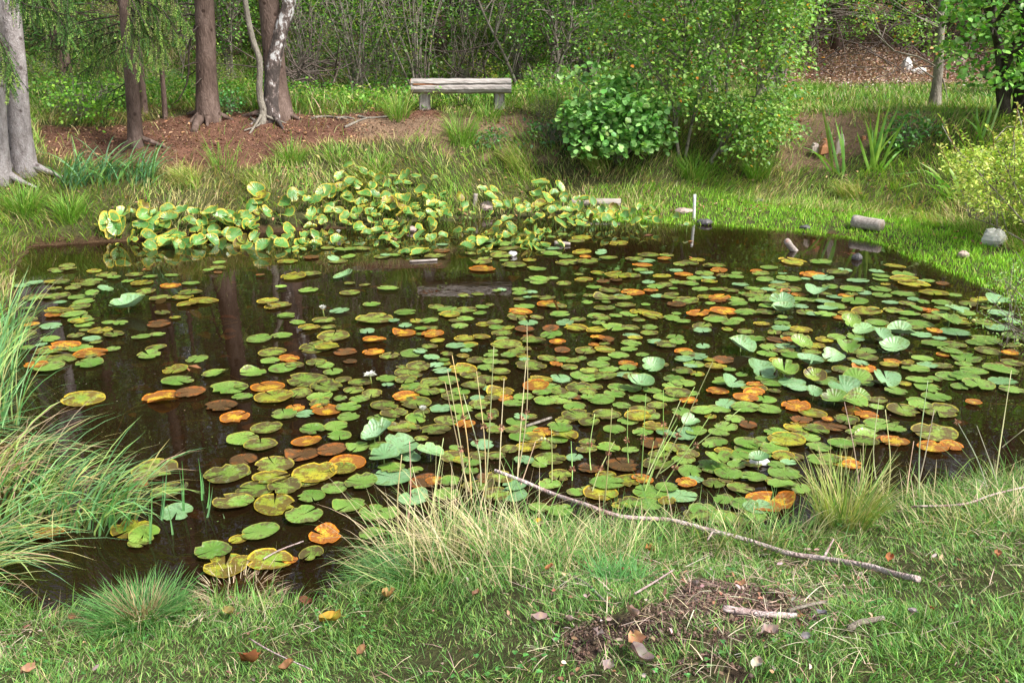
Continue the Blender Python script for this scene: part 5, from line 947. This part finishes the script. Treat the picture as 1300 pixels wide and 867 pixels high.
for f, nn, Lr, lab in (((285, 215), 60, (.3, .5), 'dark green sedge tuft on the bank below the big spruce'), ((370, 205), 170, (.2, .4), 'round green grass tuft below the birch foot'), ((430, 205), 120, (.15, .35), 'low grass tuft on the bank between birch and bench'),
                       ((480, 215), 150, (.15, .35), 'grass tuft on the bank left of the bench'), ((585, 178), 220, (.25, .5), 'tall green grass tuft right in front of the bench'), ((505, 150), 160, (.3, .5), 'green sedge tuft beside the left bench leg'),
                       ((620, 152), 120, (.2, .4), 'grass tuft beside the right bench leg'), ((760, 215), 200, (.3, .55), 'long straw grass tuft below the round-leaved bush'), ((660, 215), 220, (.3, .5), 'long flopping straw grass tuft below the bench bank'),
                       ((470, 235), 220, (.3, .5), 'swept straw grass tuft just behind the leaf bed'), ((240, 235), 240, (.25, .45), 'matted straw grass tuft behind the left leaf bed'), ((330, 240), 200, (.25, .4), 'dry golden grass tuft behind the leaf bed'),
                       ((880, 225), 220, (.2, .45), 'yellow-green grass tuft below the birch bush'), ((960, 225), 200, (.25, .45), 'yellow-green grass tuft near the right end of the birch bush'), ((1080, 250), 260, (.2, .4), 'pale straw grass tuft below the iris'),
                       ((30, 270), 300, (.25, .45), 'fine bright green grass tuft on the left bank'), ((90, 275), 240, (.2, .4), 'green grass tuft at the left corner of the pond'), ((1030, 120), 120, (.3, .5), 'dark green rushes at the edge of the clearing')):
    ds = 'straw' in lab or 'golden' in lab
    tussock('grass_tuft', lab, 'grass tuft', f, nn, .16, Lr, .009, 3.0 if ds else 0, .9 if ds else 9, (.0, .6), (.9, 2.1) if ds else (.5, 1.6), [(.46, .40, .16), (.30, .36, .08), (.18, .33, .04)] if ds else [(.13, .30, .03), (.20, .36, .05), (.34, .36, .1)], [3, 2, 2] if ds else [3, 3, 1], 'grass tufts on the far bank')
def sword(name, label, f, tips, w, cols, cat='iris'):
    b = G(*f); root = empty(name, b, label, cat); p_ = []
    for (tx, ty, dx) in tips:
        st = b + [R_.normal(0, .05) + dx * .002, R_.normal(0, .05), -.03]; tp = at_y(tx, ty, b[1] + R_.normal(0, .1)); m = (st + tp) / 2 + [0, R_.normal(0, .04), .18 * abs(tp[0] - st[0])]; c_ = curve([st, m, tp], 9) - b
        g = Geo(); tw = R_.uniform(-.5, .5); pr = np.array([math.cos(tw), math.sin(tw), 0]); ww = w * np.array([.6, .9, 1, 1, .95, .85, .65, .4, .08]) * .5; V = np.empty((27, 3)); V[0::3] = c_ - pr * ww[:, None]; V[1::3] = c_ + np.cross(pr, [0, 0, 1]) * ww[:, None] * .25; V[2::3] = c_ + pr * ww[:, None]
        q = [(3 * k + j, 3 * k + j + 1, 3 * k + j + 4, 3 * k + j + 3) for k in range(8) for j in (0, 1)]; g.add(V, q, None, jit(R_, cols[R_.randint(len(cols))], 1, .12, .05)[0]); g.build('leaf', M['broadleaf'], root)
IR = [(.22, .42, .06), (.30, .48, .08), (.18, .38, .08)]
sword('iris_clump', 'tall clump of sword-shaped iris leaves standing on the right bank', (1108, 218), [(1135, 118, 0), (1145, 128, 3), (1128, 140, -3), (1118, 130, 0), (1105, 150, -4), (1098, 150, -5), (1088, 168, -8), (1150, 150, 6), (1140, 165, 6), (1160, 178, 8), (1122, 160, 2), (1108, 165, -2), (1148, 188, 9)], .045, IR)
sword('iris_clump', 'small iris with arching leaves left of the tall iris clump', (1065, 222), [(1042, 128, 0), (1050, 152, 0), (1060, 150, 0), (1010, 184, -3), (1020, 192, -3), (1068, 160, 2), (1048, 218, -5)], .04, IR)
sword('iris_clump', 'long arching iris leaves lying toward the left below the yellow bush', (1215, 250), [(1127, 223, 0), (1140, 240, 0), (1175, 258, 0), (1165, 205, 0), (1150, 215, 0), (1190, 262, 0), (1180, 235, 0), (1195, 200, 0)], .045, IR)
sword('iris_clump', 'upright narrow leaves rising behind the yellow bush', (1245, 180), [(1232, 140, 0), (1262, 122, 0), (1255, 128, 0), (1240, 132, 0), (1275, 118, 0), (1222, 148, 0)], .035, IR)
# rush stalks with brown heads
def stalks(label, foot, tips, col=(.50, .42, .26)):
    b = G(*foot); root = empty('rush_stalks', b, label, 'rush')
    for (tx, ty, fx, fy, hd) in tips:
        s0 = G(fx, fy, False); s0[2] = max(s0[2], -.1) - .03; tp = at_y(tx, ty, s0[1] + R_.uniform(-.05, .35)); m = (s0 + tp) / 2 + R_.normal(0, .015, 3); c_ = curve([s0, m, tp], 9) - b
        g = Geo(); tube(g, c_, np.linspace(.0042, .0016, 9), 5, jit(R_, np.array(col) * 1.35, 1, .15)[0]); so = g.build('stalk', M['grass'], root)
        if hd:
            h_ = c_[int(9 * hd) if hd < 1 else 8]; hg = Geo(); leaves(hg, np.tile(h_, (16, 1)), R_.normal(0, 1, (16, 3)), R_.normal(0, 1, (16, 3)), .022, .010, pick(R_, [(.26, .13, .08), (.38, .21, .13)], [1, 1], 16)); hg.build('seed_head', M['dry'], so)
stalks('tall dry rush stalks with brown seed heads rising from the straw tussock at mid picture', (615, 672),
       [(574, 451, 600, 660, .6), (568, 469, 596, 660, .5), (627, 440, 614, 660, .6), (669, 412, 654, 640, .55), (668, 458, 655, 650, .6), (605, 471, 616, 660, .6), (565, 485, 602, 655, 0), (510, 577, 507, 700, 0), (563, 556, 540, 690, 0), (520, 560, 512, 700, 0), (588, 500, 610, 655, .6), (640, 480, 632, 655, .6), (680, 560, 640, 660, 0)])
stalks('leaning green rush stalks with small brown heads, right of the fallen branch middle', (815, 660),
       [(905, 459, 815, 650, .55), (882, 491, 812, 655, .7), (940, 519, 800, 645, .6), (864, 508, 805, 650, .6), (842, 495, 842, 640, .6), (797, 520, 800, 640, .6), (777, 518, 765, 660, .6), (755, 525, 755, 645, .6), (725, 560, 722, 650, .6), (700, 545, 700, 650, 0), (900, 530, 810, 660, .5), (860, 540, 806, 662, 0), (830, 560, 795, 660, 0), (780, 560, 742, 660, .6), (820, 500, 812, 650, .6)], (.34, .42, .16))
stalks('sparse rush stalks and dead stems by the stiff sedge on the right shore', (1150, 650),
       [(1178, 483, 1168, 640, 0), (1116, 505, 1117, 630, 0), (1186, 520, 1160, 635, 0), (1072, 510, 1095, 640, 0), (1124, 520, 1125, 640, 0), (1215, 535, 1258, 625, .9), (1160, 560, 1150, 640, 0), (1096, 562, 1101, 635, 0), (1284, 470, 1262, 620, 0), (1240, 540, 1275, 630, 0), (1300, 545, 1240, 600, 0), (1170, 505, 1300, 560, 0), (1300, 498, 1255, 480, 0)], (.46, .40, .26))
# green shoots in the shallow water on the left
b = G(225, 650); root = empty('water_shoots', b, 'upright green reed shoots standing in the shallow water at lower left', 'reed')
for fx, fy, tx, ty in ((190, 695, 193, 608), (205, 665, 212, 590), (204, 664, 207, 600), (220, 684, 212, 640), (233, 655, 231, 585), (233, 655, 228, 598), (190, 690, 188, 640), (262, 662, 270, 618), (263, 650, 266, 612), (257, 640, 252, 582), (258, 632, 256, 600), (222, 672, 255, 674), (222, 676, 258, 680), (285, 664, 283, 652)):
    s0 = flat(fx, fy, -.02); tp = at_y(tx, ty, s0[1] + .02); g = Geo(); V = []; c_ = curve([s0, (s0 + tp) / 2 + [.004, 0, 0], tp], 5) - b
    for k, q in enumerate(c_): V += [q - [.006 * (1 - k / 4.4), 0, 0], q + [0, .003, 0], q + [.006 * (1 - k / 4.4), 0, 0]]
    g.add(V, [(3 * k + j, 3 * k + j + 1, 3 * k + j + 4, 3 * k + j + 3) for k in range(4) for j in (0, 1)], None, jit(R_, (.18, .38, .14), 1, .1)[0]); g.build('shoot', M['grass'], root)

# ================================================================== BENCH, LOGS, STONES, STICKS, FALLEN LEAVES
def loft(g, secs, col=(1, 1, 1), capcol=None):
    n = len(secs[0]); V = np.concatenate(secs); K = len(secs); q = [(i * n + j, i * n + (j + 1) % n, (i + 1) * n + (j + 1) % n, (i + 1) * n + j) for i in range(K - 1) for j in range(n)]
    c0, c1 = V[:n].mean(0), V[-n:].mean(0); V = np.vstack([V, c0, c1]); a = K * n; t = [(a, (j + 1) % n, j) for j in range(n)] + [(a + 1, (K - 1) * n + j, (K - 1) * n + (j + 1) % n) for j in range(n)]
    g.add(V, q, t, col)
bl, br = G(540, 142), G(633, 137); bc = (bl + br) / 2; bench = empty('log_bench', bc, 'weathered grey bench made of a split log on two squared posts, across the pond', 'bench')
Yb = bc[1]; pl, pr_ = at_y(522, 110, Yb - .02), at_y(648, 108, Yb + .1); sl = np.linalg.norm(pr_ - pl); ux = (pr_ - pl) / sl; uy = np.array([-ux[1], ux[0], 0]); zt = at_y(585, 100.5, Yb)[2]
def seat_sec(u, prof, sc=1):
    o = pl - bc + ux * u * sl; o[2] = 0; return np.array([o + uy * a * sc + np.array([0, 0, zt - bc[2] + b_]) for a, b_ in prof])
k_ = 20; us = np.linspace(0, 1, k_); prof = [(.19, -.0), (-.15, .0), (-.185, -.03), (-.19, -.055), (-.165, -.064), (-.17, -.078), (-.20, -.10), (-.205, -.14), (-.175, -.185), (-.10, -.21), (.05, -.215), (.15, -.18), (.20, -.10)]
g = Geo(); loft(g, [seat_sec(u, [(a + R_.normal(0, .003), b_ + R_.normal(0, .003)) for a, b_ in prof]) for u in us]); m_ = mat_wood('bench_seat_wood', (.10, .08, .07), (.36, .32, .30), (.56, .52, .50), (.7, 16, 16)); so = g.build('seat', m_, bench, smooth_=False)
g = Geo(); e0 = seat_sec(-.004, prof, .96); e1 = seat_sec(-.0005, prof, .96); loft(g, [e0, e1], (1.15, .72, .45)); g.build('sawn_end', M['wood'], bench)
g = Geo(); loft(g, [seat_sec(.02, [(-.192, -.062), (-.150, -.060), (-.150, -.080), (-.196, -.082)]), seat_sec(.28, [(-.176, -.066), (-.15, -.064), (-.15, -.074), (-.178, -.076)])], (1.3, .62, .30)); g.build('split_wood', M['wood'], bench)
for fx, base, wd in ((.13, bl, .175), (.885, br, .165)):
    g = Geo(); o = pl + ux * fx * sl - bc; zb_ = H(o[0] + bc[0], o[1] + bc[1]) - bc[2] - .08; ztp = zt - bc[2] - .20; secs = []
    for t in np.linspace(0, 1, 6):
        w = wd * (.92 + .1 * (1 - t)) / 2; secs.append(np.array([o[:2].tolist() + [0]]) + np.array([(-w * .8, -w, 0), (w * .6, -w * 1.05, 0), (w, -w * .5, 0), (w, w, 0), (-w * .7, w, 0), (-w, w * .3, 0)]) @ np.array([[ux[0], ux[1], 0], [-ux[1], ux[0], 0], [0, 0, 1]]) + [0, 0, zb_ + (ztp - zb_) * t] + R_.normal(0, .003, (6, 3)))
    loft(g, secs); g.build('leg', M['woodpost'], bench, smooth_=False)

def log(name, label, cat, a, b, r, mat, endcol=(.75, .62, .5), lift=.0, taper=.95, rough=.10):
    A, B = np.array(a), np.array(b); c = (A + B) / 2; c_ = curve([A, (A + B) / 2 + R_.normal(0, r * .08, 3), B], 9); g = Geo()
    tube(g, c_ - c, np.linspace(r, r * taper, 9), 14, rough=rough, rng=R_, col2=endcol); o = g.build(name, mat, loc=None); o.location = c; tag(o, label, cat); return o
def onground(px_, py_, up): p = G(px_, py_); return p + [0, 0, up]
log('cut_log', 'short peeled cut log lying on the bright turf by the right shore', 'log', onground(1083, 289, .075), onground(1119, 294, .07), .078, M['wood'], (.5, .4, .33))
log('sunk_log', 'weathered grey log half hidden by lily leaves at the right of the leaf bed', 'log', onground(722, 262, .04), onground(788, 262, .04), .06, M['wood'])
log('wood_stub', 'short pinkish stick stub poking out of the water near the right shore', 'stick', flat(1010, 320, -.02), at_y(999, 306, flat(1010, 320)[1] - .05), .036, M['wood'], (.9, .5, .4))
log('grey_stub', 'upright grey stub standing in the mud among the lily leaves', 'stump', onground(602, 262, -.02), at_y(604, 246, G(602, 262)[1]), .03, M['wood'])
log('driftwood', 'pale piece of driftwood floating at the edge of the leaf bed', 'driftwood', flat(704, 309, .02), flat(724, 310, .015), .028, M['wood'], (1.2, .8, .7), taper=.6)
log('thin_plank', 'thin pinkish stick floating below the leaf bed', 'stick', flat(520, 332, .01), flat(555, 330, .012), .012, M['wood'], (1.1, .8, .7))
log('thin_twig', 'dark twig slanting up from the pads in mid pond', 'twig', flat(667, 541, .02), at_y(700, 530, flat(700, 532)[1]), .008, M['twig'])
b = flat(881, 290, -.1); t_ = at_y(882, 247, b[1]); log('white_stake', 'thin white stake standing upright in the water at the far shore', 'stake', b, t_, .019, M['white'], (1, 1, 1), taper=.95, rough=.02)
def stone(label, px_, py_, w, h_, mat, name='stone', cat='stone', colr=(1, 1, 1), sunk=.3, dark=False):
    p = G(px_, py_); dist = np.linalg.norm(p - CP); r = w * .5 * dist / F_PX; hz = h_ * .55 * dist / F_PX; g = Geo(); nu, nv = 12, 7; V = []
    ph = R_.uniform(0, 6, 4)
    for j in range(nv):
        th = math.pi * (j + .5) / nv
        for i in range(nu):
            a = 6.2832 * i / nu; k = 1 + .16 * math.sin(2 * a + ph[0]) * math.sin(th * 2 + ph[1]) + .10 * math.sin(3 * a + ph[2]) + R_.normal(0, .05); V.append((r * k * math.sin(th) * math.cos(a), r * .8 * k * math.sin(th) * math.sin(a), hz * k * math.cos(th)))
    q = [(j * nu + (i + 1) % nu, j * nu + i, (j + 1) * nu + i, (j + 1) * nu + (i + 1) % nu) for j in range(nv - 1) for i in range(nu)]; V += [(0, 0, hz), (0, 0, -hz)]; a0 = nv * nu
    t = [(a0, i, (i + 1) % nu) for i in range(nu)] + [(a0 + 1, (nv - 1) * nu + (i + 1) % nu, (nv - 1) * nu + i) for i in range(nu)]; g.add(V, q, t, colr)
    o = g.build(name, mat, smooth_=False); o.location = p + [0, 0, hz * (1 - sunk)]; return tag(o, label, cat)
M['darkstone'] = mat_solid('dark_wet_stone', [(.3, (.05, .05, .055)), (.7, (.16, .15, .15))], 8, .5, .6, 20)
M['redstone'] = mat_solid('ruddy_stone', [(.3, (.28, .19, .16)), (.7, (.50, .40, .36))], 8, .8, .6, 20)
stone('white quartz-like stone on the bank under the yellow bush', 1262, 312, 28, 20, M['stone'])
stone('small pinkish stone in the marshy turf left of the white stone', 1222, 327, 15, 8, M['redstone']); stone('dark wet stone in the water below the cut log', 1088, 330, 12, 8, M['darkstone'])
stone('dark stone at the waterline right of the white stake', 895, 285, 20, 7, M['darkstone']); stone('brown clod at the waterline just left of the white stake', 868, 271, 22, 7, M['redstone'], 'clod', 'clod')
stone('low dark clod on the bright turf at the right end of the far shore', 1022, 291, 14, 5, M['darkstone'], 'clod', 'clod'); stone('brown clod in the grass between stake and cut log', 962, 258, 14, 6, M['darkstone'], 'clod', 'clod')
stone('ruddy stone sitting among lily leaves by the mud patch', 617, 268, 18, 12, M['redstone']); stone('grey piece of bark lying in the middle of the leaf bed', 522, 294, 16, 7, M['redstone'], 'bark_piece', 'bark')
stone('small white thing floating among the far pads', 651, 325, 11, 6, M['stone'], 'shell', 'shell'); stone('grey folded dead leaf floating on the pads at right front', 964, 588, 26, 12, M['stone'], 'dead_leaf', 'dead leaf', sunk=.7)
stone('white weathered rock in the leaf litter beyond the clearing', 1150, 92, 13, 17, M['stone'], 'rock', 'rock'); stone('pale low rock right of the white one in the leaf litter', 1166, 94, 16, 7, M['stone'], 'rock', 'rock'); stone('pale pink rock in the leaf litter behind the slender tree', 1215, 82, 16, 8, M['redstone'], 'rock', 'rock')
# broken stump on the right bank
p = G(1052, 190); root = empty('rotten_stump', p, 'broken rotting stump with orange wood and white flakes beside the iris', 'stump')
for k in range(11):
    dx, dy = R_.normal(0, .12), R_.normal(0, .08); h_ = R_.uniform(.07, .20) * (1.2 if dx > .05 else .8); g = Geo(); w = R_.uniform(.03, .06)
    secs = [np.array([(dx - w * s1, dy - w, z_), (dx + w * s1, dy - w * .7, z_), (dx + w * .8 * s1, dy + w, z_), (dx - w * s1, dy + w, z_)]) + R_.normal(0, .008, (4, 3)) for z_, s1 in ((-.05, 1.2), (h_ * .5, 1), (h_, .45))]
    loft(g, secs, [(1.5, .75, .4), (1.3, .9, .8), (1.5, 1.4, 1.35), (1.1, .7, .5)][k % 4]); g.build('splinter', M['woodpost'], root, smooth_=False)
# surface roots on the knoll near the bench
for k, (a, b_, c0, lab) in enumerate((((395, 152), (415, 150), (440, 153), 'pale surface root on the knoll just right of the birch foot'), ((438, 164), (455, 156), (470, 151), 'grey forked surface root left of the bench, the one slanting up to the right'), ((428, 153), (438, 151), (450, 153), 'short grey surface root midway between birch and bench'), ((318, 152), (330, 160), (310, 168), 'dark crooked root near the curved thin stem'), ((455, 150), (470, 152), (500, 149), 'thin grey root running toward the left bench leg'))):
    P = np.array([G(*q) + [0, 0, .02] for q in (a, b_, c0)]); c = P.mean(0); g = Geo(); tube(g, curve(P, 10) - c, np.linspace(.022, .010, 10), 7, rough=.25, rng=R_); o = g.build('surface_root', M['alder']); o.location = c; tag(o, lab, 'root')
# long fallen branch in the foreground
pxs = [(628, 597, .22), (660, 609, .20), (700, 626, .17), (745, 641, .14), (772, 651, .12), (800, 657, .10), (850, 660, .08), (890, 670, .06), (905, 674, .055), (950, 686, .045), (1000, 702, .04), (1045, 709, .035), (1100, 718, .03), (1135, 728, .03), (1166, 735, .03)]
Pb = []
for x_, y_, u in pxs:
    r = ray(x_, y_); ts = np.linspace(1.5, 9, 3000); Q = CP + r * ts[:, None]; hh = np.maximum(H(Q[:, 0], Q[:, 1]), 0) + u; k = np.argmax(Q[:, 2] < hh); Pb.append(Q[k])
Pb = np.array(Pb); c = Pb[8].copy(); M['branch'] = mat_bark('birch_twig_bark', (.22, .10, .08), (.50, .38, .36), (.70, .62, .60), 26, (1, 1, 1))
root = empty('fallen_branch', c, 'long thin pale pinkish branch lying across the near bank from pads to lawn', 'branch'); g = Geo(); tube(g, curve(Pb, 60) - c, np.linspace(.008, .0115, 60) * (1 + .12 * R_.rand(60)), 9, rough=.15, rng=R_); g.build('stem', M['branch'], root)
for i_, (dx, dy, dz) in ((6, (.05, -.10, .03)), (8, (-.04, -.08, .0)), (11, (.06, .07, .05))):
    g = Geo(); tube(g, curve([Pb[i_] - c, Pb[i_] - c + np.array([dx, dy, dz]) * .6, Pb[i_] - c + [dx, dy, dz]], 5), np.linspace(.006, .003, 5), 6); g.build('side_twig', M['branch'], root)
def stick(label, pts_, r, mat, name='stick', cat='stick', up=.02):
    P = np.array([G(x_, y_) + [0, 0, up] for x_, y_ in pts_]); c = P.mean(0); g = Geo(); tube(g, curve(P, 14) - c, np.linspace(r, r * .7, 14), 8, rough=.25, rng=R_, col2=(1.2, 1, .9)); o = g.build(name, mat); o.location = c; return tag(o, label, cat)
stick('thick pale broken stick lying on the bare soil in the foreground', [(918, 780), (945, 784), (975, 788), (1010, 789)], .013, M['branch'])
stick('curved brown peel of bark in the lawn right of the soil patch', [(1077, 806), (1090, 797), (1105, 795), (1120, 791)], .010, M['twig'], 'bark_peel', 'bark'); stick('thin reddish twig arching low over the grass at the right edge', [(1155, 658), (1220, 655), (1260, 642), (1310, 630)], .006, M['branch'], up=.06)
stick('thin twig lying left of the soil patch', [(728, 738), (745, 748), (762, 765), (775, 778)], .005, M['twig'], 'twig', 'twig'); stick('bent straw stem in front of the soil patch', [(805, 768), (830, 752), (855, 735)], .004, M['branch'], 'stem', 'stem', .04)
stick('long straw stem at the bottom left beside the big fallen leaf', [(318, 826), (350, 845), (398, 868)], .003, M['branch'], 'stem', 'stem', .05); stick('small knobbly twig at the right end of the thick stick', [(1000, 783), (1020, 776), (1048, 770)], .007, M['twig'], 'twig', 'twig')
stick('thin pale twig lying on the near pads at lower left', [(335, 718), (355, 706), (386, 694)], .004, M['branch'], 'twig', 'twig', .03)
# individual fallen leaves
def fallen(label, px_, py_, w, col, up=.035, curl=.8, name='fallen_leaf'):
    p = G(px_, py_) + [0, 0, up]; dist = np.linalg.norm(p - CP); L = w * dist / F_PX; n = 7; rz = R_.uniform(0, 6.28); g = Geo(); V = []; C = []; ts = np.linspace(0, 1, n); ph = R_.uniform(0, 6)
    for t in ts:
        wd = L * .36 * math.sin(math.pi * (t * .92 + .05)) ** .7
        for s1 in (-1, -.5, 0, .5, 1): V.append(((t - .5) * L, wd * s1 * (1 + .1 * R_.randn()), L * curl * (abs(s1) ** 1.6 * .35 + .5 * (t - .5) ** 2 + .06 * math.sin(t * 9 + ph))))
    q = [(k * 5 + j, (k + 1) * 5 + j, (k + 1) * 5 + j + 1, k * 5 + j + 1) for k in range(n - 1) for j in range(4)]; cc = jit(R_, np.array(col) * .6, n * 5, .28, .10); g.add(V, q, None, cc)
    tube(g, [(-.5 * L, 0, L * curl * .12), (-.72 * L, .03 * L, L * .1)], L * .012, 4, np.array(col) * .6); o = g.build(name, M['dry']); o.location = p; o.rotation_euler = (R_.normal(0, .25), R_.normal(0, .25), rz); return tag(o, label, 'leaf', 'fallen leaves on the near bank')
for a in (('largest curled orange-brown fallen leaf at the bottom left edge', 318, 852, 34, (.42, .16, .06)), ('yellow fallen leaf lying flat on the grass left of centre', 421, 798, 28, (.62, .42, .06)), ('yellow and brown curled leaf just above the flat yellow one', 493, 767, 22, (.55, .33, .12)),
          ('pale yellow leaf standing below the matted dead tussock', 292, 788, 18, (.62, .50, .16)), ('small brown leaf at the very bottom beside the largest one', 366, 858, 18, (.34, .18, .08)), ('reddish leaf scrap below the reed edge, left of the flat yellow leaf', 388, 775, 18, (.24, .09, .05)),
          ('brown leaf caught at the water edge bottom left', 93, 795, 11, (.30, .15, .08)), ('brown leaf at the extreme bottom left corner', 38, 864, 18, (.45, .26, .15)), ('tan leaf propped upright in the straw tussock', 593, 679, 16, (.55, .35, .24)), ('dark reddish leaf below the tan one in the straw tussock', 588, 700, 20, (.28, .11, .07)),
          ('orange leaf lying on grass beneath the branch', 827, 708, 18, (.60, .28, .10)), ('round rusty leaf left of the dark grass tuft', 698, 732, 12, (.55, .22, .10)), ('brown leaf in the dark grass tuft', 793, 738, 14, (.42, .18, .09)), ('small tan leaf on the upper rim of the soil patch', 939, 754, 13, (.52, .28, .16)),
          ('crumpled grey-mauve leaf at the left end of the soil patch', 722, 800, 18, (.40, .31, .28)), ('crumpled grey-mauve leaf at the upper rim of the soil, left of the tan one', 880, 755, 18, (.44, .34, .32)), ('withered pale leaf rag on the soil, below the middle', 800, 792, 26, (.45, .33, .27)), ('orange-brown leaf on the grass below the soil patch', 808, 830, 26, (.55, .30, .15)),
          ('withered mauve leaf rag at bottom, below the soil patch', 810, 846, 30, (.36, .28, .26)), ('pale dead leaf at the bottom centre edge', 770, 862, 20, (.48, .38, .32)), ('pale whitish leaf in the lawn at the bottom right of centre', 960, 858, 17, (.70, .58, .50)), ('withered leaf rag on the lawn right of the soil patch', 975, 818, 24, (.40, .29, .25)),
          ('grey curled leaf in the lawn below the thick stick', 1020, 822, 12, (.32, .29, .30)), ('grey-mauve curled leaf in the lawn right of the bark peel', 1156, 790, 14, (.45, .38, .40)), ('small grey leaf left of the bark peel', 1042, 793, 13, (.30, .28, .32)), ('rusty leaf beside the right end of the fallen branch', 1128, 720, 13, (.55, .20, .08)),
          ('small red-brown leaf in the right-hand lawn', 1180, 786, 10, (.50, .16, .08)), ('tan leaf rag at the left of the lawn by the thin twig', 684, 800, 22, (.42, .31, .26)), ('brown curled leaf in the lawn under the reed edge centre', 605, 765, 12, (.40, .22, .12)), ('rust leaf at the right edge of the near bank', 1265, 715, 12, (.45, .20, .10)),
          ('mauve leaf rag on the grass at the left rim of the soil', 757, 820, 20, (.34, .26, .24)), ('brown leaf scrap at the bottom centre of the lawn', 460, 838, 15, (.36, .20, .10)), ('yellow leaf scrap in grass near the straw tussock', 682, 671, 10, (.7, .45, .04))): fallen(*a)
for a in (('broad green dock leaf lying on the grass by the straw tussock', 505, 726, 30, (.16, .38, .16)), ('upright broad green dock leaf just right of the lying one', 553, 720, 20, (.14, .36, .12))): o = fallen(*a, name='dock_leaf'); o['group'] = 'dock leaves near the water'
for px_, Y_, i, lab in ((128, 20.5, 2, 'dark spruce with low boughs just behind the clearing, left of the mossy spruce'), (62, 22.5, 0, 'dark spruce behind the clearing, right of the grey left trunks'), (330, 24, 2, 'dark spruce filling the gap left of the curved grey stem')):
    conifer(i, (px_ - 650) / F_PX * Y_ * 1.05, Y_, 1.0, px_ * .7, lab)
